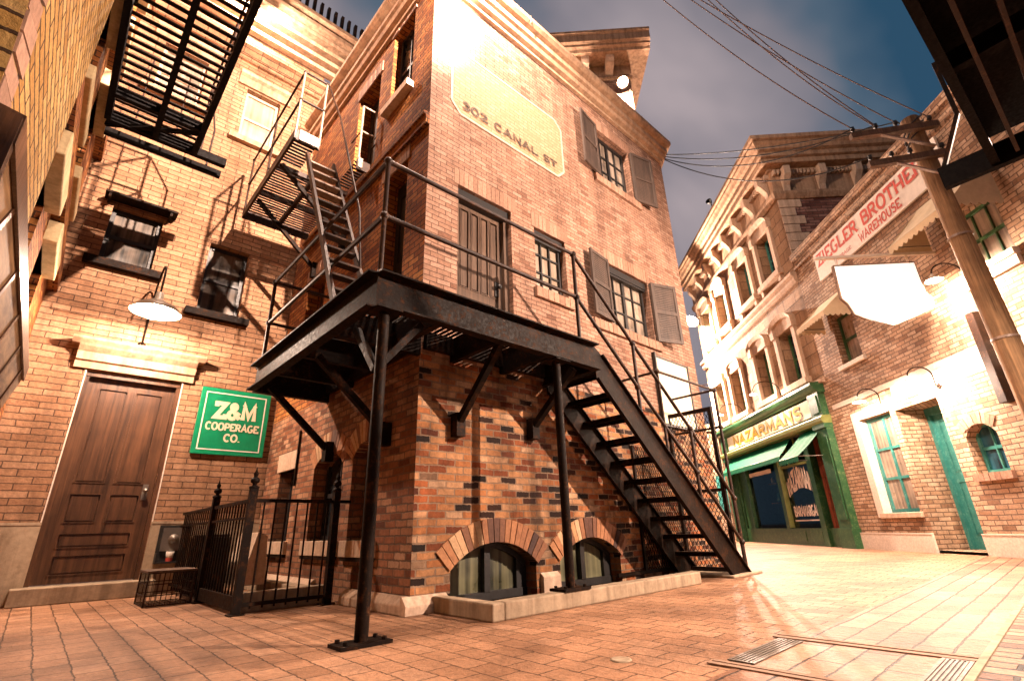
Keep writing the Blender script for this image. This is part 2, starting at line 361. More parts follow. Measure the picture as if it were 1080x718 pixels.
# ---- stroke letters
def arc(cx, cy, rx, ry, a0, a1, n=10):
    return [(cx + rx * cos(radians(a0 + (a1 - a0) * i / n)), cy + ry * sin(radians(a0 + (a1 - a0) * i / n))) for i in range(n + 1)]
G = {
 'A': (1, [[(.06, 0), (.5, 1), (.94, 0)], [(.24, .36), (.76, .36)]], [(.06, 0), (.94, 0)]),
 'B': (.9, [[(.14, 0), (.14, 1)], [(.14, .95)] + arc(.5, .74, .3, .22, 90, -90) + [(.14, .52)], [(.14, .52)] + arc(.52, .28, .34, .24, 90, -90) + [(.14, .04)]], []),
 'C': (.95, [arc(.52, .5, .42, .48, 50, 310, 16)], [(.79, .84)]),
 'D': (.95, [[(.14, 0), (.14, 1)], [(.14, .96)] + arc(.42, .5, .44, .46, 90, -90, 12) + [(.14, .04)]], []),
 'E': (.85, [[(.14, 0), (.14, 1)], [(.14, .95), (.82, .95), (.82, .78)], [(.14, .5), (.62, .5)], [(.14, .05), (.85, .05), (.85, .24)]], []),
 'G': (1, [arc(.52, .5, .43, .48, 50, 330, 16) + [(.88, .42), (.6, .42)]], []),
 'H': (1, [[(.14, 0), (.14, 1)], [(.86, 0), (.86, 1)], [(.14, .5), (.86, .5)]], [(.14, 0), (.14, 1), (.86, 0), (.86, 1)]),
 'I': (.36, [[(.18, 0), (.18, 1)]], [(.18, 0), (.18, 1)]),
 'L': (.85, [[(.14, 0), (.14, 1)], [(.14, .05), (.82, .05), (.82, .26)]], [(.14, 1)]),
 'M': (1.15, [[(.12, 0), (.16, 1), (.575, .2), (.99, 1), (1.03, 0)]], [(.12, 0), (1.03, 0), (.14, 1), (1.01, 1)]),
 'N': (1.02, [[(.14, 0), (.14, 1), (.88, 0), (.88, 1)]], [(.14, 0), (.88, 1)]),
 'O': (1, [arc(.5, .5, .43, .48, 0, 360, 20)], []),
 'P': (.85, [[(.14, 0), (.14, 1)], [(.14, .95)] + arc(.5, .7, .32, .25, 90, -90) + [(.14, .45)]], [(.14, 0)]),
 'R': (.95, [[(.14, 0), (.14, 1)], [(.14, .95)] + arc(.5, .72, .3, .23, 90, -90) + [(.14, .49)], [(.45, .49), (.86, 0)]], [(.14, 0), (.86, 0)]),
 'S': (.85, [arc(.44, .74, .32, .23, 20, 250, 10) + arc(.43, .27, .36, .24, 75, -160, 10)], []),
 'T': (.9, [[(.45, 0), (.45, 1)], [(.06, .76), (.06, .95), (.84, .95), (.84, .76)]], [(.45, 0)]),
 'U': (1, [[(.14, 1), (.14, .36)] + arc(.5, .36, .36, .33, 180, 360, 10) + [(.86, 1)]], [(.14, 1), (.86, 1)]),
 'W': (1.25, [[(.06, 1), (.34, 0), (.625, .8), (.91, 0), (1.19, 1)]], [(.06, 1), (1.19, 1)]),
 'Z': (.9, [[(.1, .74), (.1, .95), (.8, .95), (.1, .05), (.84, .05), (.84, .27)]], []),
 '&': (1.0, [[(.98, .02), (.33, .62)], arc(.45, .79, .18, .17, 0, 360, 16), arc(.38, .26, .29, .24, 60, 318, 14), [(.60, .10), (.90, .46)]], []),
 '.': (.3, [[(.15, 0), (.15, .14)]], []), '0': (.85, [arc(.42, .5, .34, .48, 0, 360, 18)], []),
 '3': (.8, [arc(.38, .74, .3, .22, 150, -80, 9) + arc(.38, .27, .34, .25, 80, -155, 10)], []),
 '2': (.8, [arc(.38, .7, .32, .26, 160, -30, 9) + [(.08, .05), (.74, .05), (.74, .2)]], []), ' ': (.5, [], []),
}
def text(mb, F, txt, s0, z0, h, w=None, d=.01, thick=.16, serif=True, m=0, warp=None, track=.12, zfun=None):
    tot = sum(G[c][0] + track for c in txt) - track
    k = (w / tot) if w else h * .8
    x = 0; cnt = 0
    for c in txt:
        gw, strokes, ser = G[c]
        items = [(st, thick) for st in strokes]
        if serif: items += [([(a - .17, b + (.03 if b < .5 else -.03)), (a + .17, b + (.03 if b < .5 else -.03))], .075) for a, b in ser]
        for st, th in items:
            pts = [(s0 + (x + a) * k, b * h) for a, b in st]; t = th * min(k, h) * .5 if min(k, h) > 0 else .01
            t = th * (k * .5 + h * .5) * .5
            n = len(pts); lft = []; rgt = []
            closed = n > 3 and abs(pts[0][0] - pts[-1][0]) < 1e-6 and abs(pts[0][1] - pts[-1][1]) < 1e-6
            for i, p in enumerate(pts):
                a = pts[i - 1] if i else (pts[-2] if closed else p); b = pts[i + 1] if i < n - 1 else (pts[1] if closed else p)
                d1 = V((p[0] - a[0], p[1] - a[1])); d2 = V((b[0] - p[0], b[1] - p[1]))
                if d1.length < 1e-9: d1 = d2
                if d2.length < 1e-9: d2 = d1
                d1.normalize(); d2.normalize(); n1 = V((-d1.y, d1.x)); n2 = V((-d2.y, d2.x)); mm = (n1 + n2)
                if mm.length < .3: mm = n1
                mm.normalize(); mm = mm * min(2.2, 1 / max(.35, mm.dot(n1))) * t
                lft.append((p[0] + mm.x, p[1] + mm.y)); rgt.append((p[0] - mm.x, p[1] - mm.y))
            dd = d + cnt * .0003; cnt += 1
            def W(a):
                ss, zz = a
                if zfun: ss, zz = zfun(ss, zz)
                return F.p(ss, z0 + zz, dd)
            for i in range(n - 1):
                mb.poly([W(lft[i]), W(rgt[i]), W(rgt[i + 1]), W(lft[i + 1])], m)
        x += gw + track

# ---- windows / doors
def window(par, F, s0, s1, z0, z1, inset=.12, mat='black', glass='glass', cols=2, rows=2, fw=.05, mw=.022, base=0, name='window', casement=False, label=None):
    mb = MB(); d0 = base - inset; d1 = d0 + .045
    mb.box(F, s0, s0 + fw, z0, z1, d0, d1); mb.box(F, s1 - fw, s1, z0, z1, d0, d1)
    mb.box(F, s0 + fw, s1 - fw, z0, z0 + fw, d0, d1 - .002); mb.box(F, s0 + fw, s1 - fw, z1 - fw, z1, d0, d1 - .002)
    iw = s1 - s0 - 2 * fw; ih = z1 - z0 - 2 * fw
    for i in range(1, cols):
        c = s0 + fw + iw * i / cols; k = fw * .6 if casement and i * 2 == cols else mw / 2
        mb.box(F, c - k, c + k, z0 + fw, z1 - fw, d0 + .004, d1 - .006)
    for i in range(1, rows):
        c = z0 + fw + ih * i / rows; k = fw * .5 if (not casement and i * 2 == rows) else mw / 2
        mb.box(F, s0 + fw, s1 - fw, c - k, c + k, d0 + .006, d1 - .01)
    o = mb.build(name, mat, par)
    if label: o['label'] = label
    g = MB(); g.poly([F.p(s0, z0, d0 + .008), F.p(s1, z0, d0 + .008), F.p(s1, z1, d0 + .008), F.p(s0, z1, d0 + .008)])
    g.build('pane', glass, o)
    return o
def panel_door(par, F, s0, s1, z0, z1, inset, mat, panels, hs=1, handle=True, name='door', label=None, hmat='tin'):
    """panels: list of (fs0,fs1,fz0,fz1) fractions; raised and fielded"""
    mb = MB(); d = -inset; w = s1 - s0; h = z1 - z0
    holes = [(s0 + a * w, s0 + b * w, z0 + c * h, z0 + e * h, .022) for a, b, c, e in panels]
    mb.wall(F, s0, s1, z0, z1, holes, d=d)
    for a, b, c, e, _ in holes:
        mb.poly([F.p(a, c, d - .022), F.p(b, c, d - .022), F.p(b, e, d - .022), F.p(a, e, d - .022)])
        k = .028; mb.box(F, a + k, b - k, c + k, e - k, d - .021, d - .004)
        # bead mould
        for x0, x1, y0, y1 in ((a, b, c, c + .012), (a, b, e - .012, e), (a, a + .012, c + .012, e - .012), (b - .012, b, c + .012, e - .012)): mb.box(F, x0, x1, y0, y1, d - .02, d + .008)
    o = mb.build(name, mat, par)
    if label: o['label'] = label
    if handle:
        k = MB(); hx = s1 - .085 if hs > 0 else s0 + .085; hz = z0 + min(1.0, .45 * h)
        k.box(F, hx - .028, hx + .028, hz - .09, hz + .1, d, d + .012)
        k.lathe(F.p(hx, hz + .02, d + .01), [(.012, 0), (.012, .03), (.03, .045), (.03, .065), (.001, .075)], axis=F.n, n=10)
        k.build('handle', hmat, o)
    return o
def shutter(par, F, hinge, w, z0, z1, ang, mat='shutter', side=1):
    """a plank shutter with two battens and a louvre like surface, opened to angle from the wall"""
    mb = MB(); ca, sa = cos(ang), sin(ang)
    def P(u, z, t): return F.p(hinge + side * (u * ca) - side * t * sa * 0, z, .02 + u * sa + t)
    def bx(u0, u1, a, b, t0, t1): mb.hexa([P(u0, a, t1), P(u1, a, t1), P(u1, a, t0), P(u0, a, t0), P(u0, b, t1), P(u1, b, t1), P(u1, b, t0), P(u0, b, t0)])
    f = .05; bx(0, f, z0, z1, 0, .035); bx(w - f, w, z0, z1, 0, .035)
    bx(f, w - f, z0, z0 + f, 0, .034); bx(f, w - f, z1 - f, z1, 0, .034); mz = (z0 + z1) / 2; bx(f, w - f, mz - f / 2, mz + f / 2, 0, .034)
    zz = z0 + f
    while zz < z1 - f:
        bx(f, w - f, zz + .003, zz + .03, .006, .02); zz += .033
    bx(f, w - f, z0 + f, z1 - f, .003, .007)
    return mb.build('shutter', mat, par)

# ================================================================== GROUND
g = MB()
def sheet(mb, x0, x1, y0, y1, z, m=0): mb.poly([(x0, y0, z), (x1, y0, z), (x1, y1, z), (x0, y1, z)], m)
sheet(g, -70, 160, -90, 140, 0)
o = g.build('ground', 'paver'); struct(o)
g = MB(); sheet(g, -6, 40, .5, 1.235, .004); struct(g.build('paving_strip', 'paver2'))
g = MB(); sheet(g, -6, 40, -2.6, .465, .004); struct(g.build('brick_verge', 'paver3'))
# groove boards between strips
g = MB()
g.wbox(-6, 40, .467, .498, 0, .010); struct(g.build('channel_edge', 'concrete'))
# frame round access cover
g = MB()
for x0, x1, lab in ((3.17, 3.27, 'shallow concrete rib at the far side of the paved access cover'), (2.42, 2.50, 'shallow concrete rib at the near side of the paved access cover')):
    g = MB(); g.prism(FW, [(-1.36, .004), (-1.36, .0095), (-.5, .0095), (-.5, .004)], x0, x0 + .035); g.prism(FW, [(-1.36, .004), (-1.36, .006), (-.5, .006), (-.5, .004)], x0 + .035, x1 - .03); g.prism(FW, [(-1.36, .004), (-1.36, .0095), (-.5, .0095), (-.5, .004)], x1 - .03, x1)
    tag(g.build('cover_frame', 'coveredge'), lab, 'cover frame')
def drain(x0, x1, y0, y1, along, label):
    t = thing('drain_grate', label, 'drain', ((x0 + x1) / 2, (y0 + y1) / 2, 0), 'drain grates set in the paving')
    k = MB(); k.wbox(x0 + .002, x1 - .002, y0 + .002, y1 - .002, .0045, .006); k.build('drain_pit', 'black', t)
    k = MB(); n = 9
    k.wbox(x0, x1, y0, y0 + .014, .006, .010); k.wbox(x0, x1, y1 - .014, y1, .006, .010)
    k.wbox(x0, x0 + .014, y0 + .014, y1 - .014, .006, .0098); k.wbox(x1 - .014, x1, y0 + .014, y1 - .014, .006, .0098)
    if along == 'x':
        for i in range(5):
            c = y0 + .014 + (y1 - y0 - .028) * (i + .5) / 5; k.wbox(x0 + .014, x1 - .014, c - .0045, c + .0045, .006, .0095)
    else:
        for i in range(n):
            c = y0 + .014 + (y1 - y0 - .028) * (i + .5) / n; k.wbox(x0 + .014, x1 - .014, c - .009, c + .009, .006, .016)
    k.build('grating', 'steel', t)
drain(2.53, 3.14, 1.19, 1.315, 'x', 'narrow drain grate with long bars at the left of the cover')
drain(2.55, 3.155, .502, .615, 'x', 'narrow drain grate at the picture bottom right beside the channel')
k = MB(); k.lathe((2.23, 1.70, 0), [(.001, .004), (.038, .004), (.042, .007), (.048, .007), (.052, .001)], n=20); tag(k.build('valve_cover', 'concrete'), 'small round iron valve cover sunk in the brick paving', 'cover')

# ================================================================== BUILDING A (main)
A = thing('brick_building', 'tall corner brick building with painted address, shutters and two low cellar arches', 'building', (2.33, 3.8, 0))
SA = 5.5  # width
up = MB(); low = MB(); lowc = MB()
a1 = (.39, 1.43); a2 = (1.78, 2.82)
holesL = [(a1[0], a1[1], 0, .56, .22), (a2[0], a2[1], 0, .56, .22)]
low.wall(FA, 0, SA, 0, 2.2, holesL)
ar = []
for a in (a1, a2): ar.append(low.spandrel(FA, a[0], a[1], .30, .50, .56, depth=.2))
HC = [(.62, 1.16, .55, 1.42, .2), (1.82, 2.62, .55, 1.52, .2), (2.86, 3.42, .55, 1.52, .2)]
lowc.wall(FC, -.0, 4.1, 0, 2.2, HC)
for h in HC[1:]: ar.append(lowc.spandrel(FC, h[0], h[1], 1.34, 1.5, 1.52, depth=.2))
low.build('lower_wall', 'brickLow', A)
lowc.build('lower_side_wall', 'brickLowC', A)
doorA = (.42, 1.24, 2.42, 4.36, .14)
WA = [(1.65, 2.25, 3.42, 4.32, .14), (3.2, 4.3, 3.3, 4.36, .16), (3.3, 4.25, 5.98, 7.05, .16)]
up.wall(FA, 0, SA, 2.2, 7.5, [doorA] + WA)
up.build('front_wall', 'brickA', A)
upc = MB()
DC = (3.08, 3.66, 2.42, 4.78, .2); DC2 = (2.0, 2.7, 5.38, 7.05, .2); WC = (3.05, 3.62, 6.02, 7.42, .16); DC3 = (.75, 1.45, 2.42, 4.3, .2)
upc.wall(FC, 0, 4.1, 2.2, 7.5, [DC, DC2, WC, DC3]); upc.build('side_wall', 'brickC', A)
bk = MB()  # far side and roof
bk.poly([(7.83, 3.8, 0), (12, 7.97, 0), (12, 7.97, 7.5), (7.83, 3.8, 7.5)]); bk.build('rear_wall', 'brickA', A)
bk = MB(); bk.poly([(2.33, 3.8, 7.49), (7.83, 3.8, 7.49), (12, 7.97, 7.49), (2.33, 7.9, 7.49)]); bk.build('roof', 'concrete', A)
# cornice + parapet
prof = [(0, 7.5), (.05, 7.5), (.05, 7.55), (.03, 7.56), (.03, 7.58), (.10, 7.60), (.12, 7.66), (.09, 7.67), (.09, 7.69), (.15, 7.71), (.15, 7.80), (.13, 7.81), (.13, 7.83), (.20, 7.85), (.24, 7.90), (.24, 7.97), (.0, 8.0)]
cn = MB()
pa = [(2.33 - d, 3.8 - d, z) for d, z in prof]; pr = [(7.83 + d * .42, 3.8 - d, z) for d, z in prof]; pl = [(2.33 - d, 7.9, z) for d, z in prof]
n = len(prof)
cn.faces(pa + pr, [(i, i + 1, n + i + 1, n + i) for i in range(n - 1)]); cn.faces(pl + pa, [(i, i + 1, n + i + 1, n + i) for i in range(n - 1)])
pq = [(12, 7.97, z) for d, z in prof]; cn.faces(pr + pq, [(i, i + 1, n + i + 1, n + i) for i in range(n - 1)])
cn.poly([(2.33, 3.8, 7.5), (2.33, 3.8, 8.0), (7.83, 3.8, 8.0), (7.83, 3.8, 7.5)])
for x in (3.9, 5.6, 6.9): cn.bar((x, 3.8 - .245, 7.83), (x, 3.8 - .245, 7.97), .012, .012)
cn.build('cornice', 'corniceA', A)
# arches
for c in ar[:2]: k = MB(); k.vouss(FA, c[0], c[1], c[2], c[3] * 1.04, .21, -.10, .02, 19); k.build('arch_ring', 'vous', A)
for c in ar[2:]: k = MB(); k.vouss(FC, c[0], c[1], c[2], c[3], .24, -.10, .008, 15); k.build('arch_ring', 'vous', A)
# cellar windows
for a in (a1, a2):
    mb = MB(); w = a[1] - a[0]; cs = (a[0] + a[1]) / 2
    mb.box(FA, a[0], a[1], .0, .07, -.22, -.14); mb.box(FA, cs - .035, cs + .035, .07, .56, -.22, -.13)
    mb.box(FA, a[0], a[0] + .03, .07, .56, -.22, -.15); mb.box(FA, a[1] - .13, a[1], .07, .56, -.22, -.15)
    R = ar[0]
    i0 = 0
    # curved head
    cs_, cz_, R_, A_ = (cs, R[1], R[2], R[3])
    for i in range(12):
        t0 = -A_ + 2 * A_ * i / 12; t1 = -A_ + 2 * A_ * (i + 1) / 12
        gg = lambda r, t, d: FA.p(cs_ + r * sin(t), cz_ + r * cos(t), d)
        mb.hexa([gg(R_ - .05, t0, -.14), gg(R_ - .05, t1, -.14), gg(R_ - .05, t1, -.21), gg(R_ - .05, t0, -.21), gg(R_ + .03, t0, -.14), gg(R_ + .03, t1, -.14), gg(R_ + .03, t1, -.21), gg(R_ + .03, t0, -.21)])
    f = mb.build('cellar_window', 'black', A)
    pn_ = MB(); pn_.poly([FA.p(a[0], .0, -.19), FA.p(a[1], .0, -.19), FA.p(a[1], .56, -.19), FA.p(a[0], .56, -.19)]); pn_.build('pane', 'glassg', f)
# C side ground openings
for i, h in enumerate(HC):
    window(A, FC, h[0], h[1], h[2], h[3], .2, 'black', 'glass', 2, 2)
    k = MB(); k.box(FC, h[0] - .06, h[1] + .06, h[2] - .15, h[2], -.15, .05); k.build('sill', 'stone', A, bevel=.006)
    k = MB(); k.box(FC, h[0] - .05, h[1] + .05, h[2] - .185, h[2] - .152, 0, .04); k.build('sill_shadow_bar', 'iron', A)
k = MB(); k.box(FC, .56, 1.24, 1.42, 1.66, -.1, .03); k.build('lintel', 'stone', A, bevel=.006)
k = MB(); k.box(FC, 1.24, 1.27, 1.2, 1.9, .01, .03); k.build('strap', 'iron', A)
# plinth at corner
k = MB(); pf = [(0, 0), (.09, 0), (.09, .07), (.03, .13), (0, .13)]
k.prism(FA, pf, -.09, .33); k.prism(FC, pf, 3.0, 4.1); k.build('plinth', 'stone', A, bevel=.008); k = MB()
k.prism(FC, [(0, 0), (.08, 0), (.08, .12), (.02, .17), (0, .17)], 0, 2.2); k.build('plinth', 'stone', A, bevel=.008); k = MB()
k.prism(FA, [(0, 0), (.05, 0), (.05, .16), (.0, .2)], 1.48, 1.73)
k.build('plinth', 'stone', A, bevel=.008)
# soldier lintels and sills
for s0, s1, z in ((.36, 1.33, 4.36), (1.6, 2.32, 4.32), (3.15, 4.35, 4.36), (3.22, 4.33, 7.05)): k = MB(); k.soldier(FA, s0, s1, z, z + .22, -.1, .004); k.build('soldier_course', 'vousU', A)
for s0, s1, z in ((1.6, 2.32, 3.42), (2.72, 4.42, 3.3), (3.12, 4.42, 5.98)):
    k = MB(); k.soldier(FA, s0, s1, z - .14, z, -.1, .05, .1); k.build('sill', 'vousU', A)
for h in (DC, DC2, WC, DC3):
    k = MB(); k.soldier(FC, h[0] - .05, h[1] + .05, h[3], h[3] + .2, -.1, .02); k.build('lintel', 'vousU', A)
k = MB(); k.box(FC, 2.98, 3.68, 5.92, 6.02, -.1, .10); k.build('sill', 'stone', A)
k = MB(); k.box(FC, .4, 4.1, 5.0, 5.12, 0, .05); k.box(FC, .4, 4.1, 5.12, 5.16, 0, .08); k.build('belt_course', 'brickC', A)
# door on landing
k = MB(); k.box(FA, .42, .48, 2.42, 4.30, -.14, -.07); k.box(FA, 1.17, 1.24, 2.42, 4.30, -.14, -.07); k.box(FA, .42, 1.24, 4.24, 4.36, -.14, -.06); k.build('door_frame', 'woodgrey', A)
dr = panel_door(A, FA, .48, 1.17, 2.44, 4.24, .125, 'woodgrey', [(.08, .28, .38, .96), (.31, .49, .38, .96), (.52, .70, .38, .96), (.73, .92, .38, .96), (.10, .46, .05, .30), (.54, .90, .05, .30)], 1, label='weathered plank door opening on the iron landing', hmat='black')
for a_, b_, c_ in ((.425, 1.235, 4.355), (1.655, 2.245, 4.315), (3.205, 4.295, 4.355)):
    k = MB(); k.box(FA, a_, b_, c_ - .11, c_, -.13, -.045); k.box(FA, a_, b_, c_ - .14, c_ - .11, -.13, -.06); k.build('shade_strip', 'black', A)  # black strips stand in for the deep shade under the lintels
window(A, FA, 1.65, 2.25, 3.42, 4.32, .14, 'black', 'glassb', 3, 3)
window(A, FA, 3.2, 4.3, 3.3, 4.36, .16, 'black', 'glassc', 4, 3, casement=True)
window(A, FA, 3.3, 4.25, 5.98, 7.05, .16, 'black', 'glassc', 4, 3, casement=True)
shutter(A, FA, 3.18, .50, 3.34, 4.36, .12, side=-1); shutter(A, FA, 4.32, .50, 3.32, 4.36, .35, side=1)
shutter(A, FA, 3.27, .50, 5.98, 7.06, .15, side=-1); shutter(A, FA, 4.28, .50, 5.98, 7.05, .25, side=1)
panel_door(A, FC, 3.08, 3.66, 2.42, 4.78, .2, 'black', [(.15, .85, .1, .45), (.15, .85, .52, .92)], handle=False, name='side_door')
panel_door(A, FC, 2.0, 2.7, 5.38, 7.05, .2, 'black', [(.15, .85, .1, .45), (.15, .85, .52, .92)], handle=False, name='side_door')
panel_door(A, FC, .75, 1.45, 2.42, 4.3, .2, 'wood', [(.15, .85, .1, .45), (.15, .85, .52, .92)], handle=False, name='side_door')
window(A, FC, 3.05, 3.62, 6.02, 7.42, .16, 'black', 'glass', 2, 2)
# painted sign on bricks
ps = MB(); z0, z1, s0, s1, c = 5.44, 6.52, .30, 2.36, .14
outl = [(s0, z0 + c), (s0 + c, z0), (s1 - c, z0), (s1, z0 + c), (s1, z1 - c), (s1 - c, z1), (s0 + c, z1), (s0, z1 - c)]
ps.poly([FA.p(a, b, .003) for a, b in outl]);
pm, nt, b = newmat('faded_painted_field')
base = M['brickA']
pn1 = noise(nt, wpos(nt), 9, 6, .7)
uvn = N(nt, 'ShaderNodeUVMap').outputs[0]; tb = N(nt, 'ShaderNodeTexBrick'); L(nt, uvn, tb.inputs['Vector']); tb.inputs['Scale'].default_value = 1
tb.inputs['Brick Width'].default_value = .172; tb.inputs['Row Height'].default_value = .0575; tb.inputs['Mortar Size'].default_value = .0065
tb.inputs['Color1'].default_value = (.40, .30, .18, 1); tb.inputs['Color2'].default_value = (.34, .235, .13, 1); tb.inputs['Mortar'].default_value = (.20, .12, .06, 1)
L(nt, mix(nt, ramp(nt, pn1, [(.40, (0, 0, 0)), (.62, (1, 1, 1))]), tb.outputs['Color'], (.36, .19, .10)), b.inputs['Base Color']); b.inputs['Roughness'].default_value = .85
bump(nt, b, math_(nt, 'SUBTRACT', 1, tb.outputs['Fac']), .8, .008)
ps.build('painted_panel', pm, A)
bd = MB()
for i in range(8):
    a, b_ = outl[i], outl[(i + 1) % 8]; bd.bar(FA.p(a[0], a[1], .005), FA.p(b_[0], b_[1], .005), .006, .045, up=V((0, -1, 0)).cross(FA.p(b_[0], b_[1]) - FA.p(a[0], a[1])).normalized() if 0 else V((0, 0, 1)) if abs(a[1] - b_[1]) < 1e-6 else V((1, 0, 0))) if 0 else None
    ta = V((b_[0] - a[0], b_[1] - a[1])).normalized(); nn = V((-ta.y, ta.x)) * .017
    bd.poly([FA.p(a[0] + nn.x, a[1] + nn.y, .006 + i * .0002), FA.p(a[0] - nn.x, a[1] - nn.y, .006 + i * .0002), FA.p(b_[0] - nn.x, b_[1] - nn.y, .006 + i * .0002), FA.p(b_[0] + nn.x, b_[1] + nn.y, .006 + i * .0002)])
bd.build('painted_border', 'fadedwhite', A)
tx = MB(); text(tx, FA, '302 CANAL ST', .46, 5.555, .115, 1.74, d=.0085, thick=.26); tx.build('painted_lettering', 'fadedink', A)

# ================================================================== REAR BLOCK with bracket cornice
Rb = thing('cornice_block', 'pale brick block with bracketed cornice rising behind the corner building', 'building', (8.36, 4.4, 0))
k = MB(); k.wall(FR, -3.2, -.05, 0, 10.95); k.poly([FR.p(-.05, 0, 0), FR.p(-.05, 0, -5), FR.p(-.05, 10.95, -5), FR.p(-.05, 10.95, 0)]); k.build('wall', 'brickA', Rb)
k = MB()
pf = [(0, 10.78), (.05, 10.8), (.05, 10.86), (0, 10.88)]
k.prism(FR, pf, -3.2, .0)
pf = [(0, 11.25), (.42, 11.25), (.44, 11.32), (.50, 11.36), (.50, 11.42), (.56, 11.46), (.56, 11.66), (.60, 11.70), (.60, 11.76), (0, 11.78)]
k.prism(FR, pf, -3.2, .40); k.box(FR, -3.2, .0, 10.95, 11.25, -.3, .0); k.box(FR, .0, .40, 11.25, 11.78, -4, 0)
k.build('cornice', 'cornice', Rb)
for s in (-2.35, -1.75, -1.15, -.55):
    k = MB(); k.prism(FR, [(0, 10.92), (.06, 10.92), (.12, 10.98), (.30, 11.05), (.34, 11.14), (.34, 11.25), (0, 11.25)], s - .09, s + .09); k.build('bracket', 'stone', Rb)

# ================================================================== BUILDING B (back) with door
B = thing('back_building', 'tan brick building with dark panelled door, stone hood and slatted roofline', 'building', (.9, 7.9, 0))
k = MB()
dB = (.50, 1.52, .17, 2.62, .14)
W2 = (.27, .86, 4.14, 5.0, .16); W3 = (1.49, 2.05, 3.74, 4.88, .16); W4 = (1.53, 2.09, 7.0, 8.1, .16); W5 = (.28, .90, 7.2, 8.2, .16)
k.wall(FB, -.4, 2.79, .8, 9.9, [(dB[0], dB[1], .165, 2.62, .14), W2, W3, W4, W5]); k.build('wall', 'brickB', B)
for a_, b_, e_ in ((-.3, .50, .50), (1.52, 2.79, 1.52)):
    k = MB(); k.wall(FB, a_, b_, 0, .8, d=.03); k.poly([FB.p(e_, 0, .03), FB.p(e_, 0, 0), FB.p(e_, .8, 0), FB.p(e_, .8, .03)]); k.box(FB, a_, b_, .8, .83, 0, .035); k.build('plinth', 'concrete', B)

k = MB(); k.box(FB, .485, .498, .83, 2.62, 0, .012); k.build('door_casing', 'stoneW', B); k = MB(); k.box(FB, 1.522, 1.535, .83, 2.62, 0, .012); k.build('door_casing', 'stoneW', B)
k = MB(); k.box(FB, .40, 1.66, 0, .17, -.2, .26); tag(k.build('door_step', 'concrete', bevel=.01), 'worn concrete step under the dark panelled door', 'step')
# door
k = MB(); k.box(FB, .50, .545, .17, 2.56, -.14, -.03); k.box(FB, 1.475, 1.52, .17, 2.56, -.14, -.03); k.box(FB, .50, 1.52, 2.56, 2.62, -.14, -.02); k.build('door_frame', 'wood', B)
panel_door(B, FB, .545, 1.475, .18, 2.56, .10, 'wood', [(.13, .46, .46, .95), (.54, .87, .46, .95), (.13, .46, .27, .41), (.54, .87, .27, .41), (.13, .87, .155, .225), (.13, .87, .035, .125)], 1, label='dark varnished six panel door')
k = MB()
k.prism(FB, [(0, 2.64), (.04, 2.64), (.05, 2.72), (.08, 2.74), (.08, 2.84), (.10, 2.86), (.14, 2.90), (.18, 2.96), (.19, 3.0), (0, 3.03)], .36, 1.64)
k.prism(FB, [(0, 2.92), (.15, 2.92), (.2, 2.97), (.21, 3.0), (0, 3.0)], .28, 1.72)
k.build('door_hood', 'cornice', B)
k = MB(); k.box(FB, .15, .99, 5.06, 5.09, .0, .22); k.box(FB, .19, .22, 5.0, 5.06, .0, .2); k.box(FB, .90, .93, 5.0, 5.06, .0, .2); k.build('window_shelf', 'iron', B)
k = MB(); k.box(FB, 0, 2.79, 3.32, 3.40, 0, .02); k.build('belt_course', 'brickB', B); k = MB(); k.box(FB, 0, 2.79, 8.66, 8.738, 0, .06); k.prism(FB, [(0, 8.74), (.08, 8.74), (.16, 8.84), (.22, 8.86), (.22, 8.94), (0, 8.97)], 0, 2.79); k.build('belt_course', 'brickB', B)
for w, gl in ((W2, 'glassdim'), (W3, 'glassdim'), (W4, 'glassb'), (W5, 'glassc')):
    window(B, FB, w[0], w[1], w[2], w[3], .15, 'black' if w in (W2, W3) else 'stone', gl, 1, 2)
    k = MB(); k.box(FB, w[0] - .14, w[1] + .14, w[2] - .10, w[2], -.1, .10); k.build('sill', 'cornice' if w in (W4, W5) else 'iron', B)
for w in (W4, W5):
    k = MB(); k.prism(FB, [(0, w[3] + .02), (.05, w[3] + .02), (.07, w[3] + .16), (.12, w[3] + .2), (.13, w[3] + .26), (0, w[3] + .3)], w[0] - .16, w[1] + .16); k.build('window_hood', 'cornice', B)
# roofline: slatted band
k = MB()
for i in range(6): k.prism(FB, [(.002, 9.34 + i * .19), (.12 + .06 * i, 9.34 + i * .19), (.12 + .06 * i, 9.43 + i * .19), (.002, 9.44 + i * .19)], 0, 3.4)
k.build('slatted_cornice', 'cornice', B)
k = MB(); k.wall(FB, 0, 3.4, 9.30, 10.42, d=.0015); k.build('cornice_backing', 'wood', B)
for i in range(24):
    k = MB(); s = .1 + i * .145; k.box(FB, s, s + .055, 10.46, 10.82, .28, .36); k.build('roof_baluster', 'iron', B)
k = MB(); k.box(FB, 0, 3.4, 9.9, 10.46, -.3, 0); k.build('parapet', 'brickB', B)

# ================================================================== LEFT BUILDING
Lb = thing('yellow_brick_building', 'yellow brick building close on the left with heavy window surrounds', 'building', (-.46, 4, 0))
k = MB()
YE = -3.95   # near section ends at Y=3.95 (s = Y-7.9)
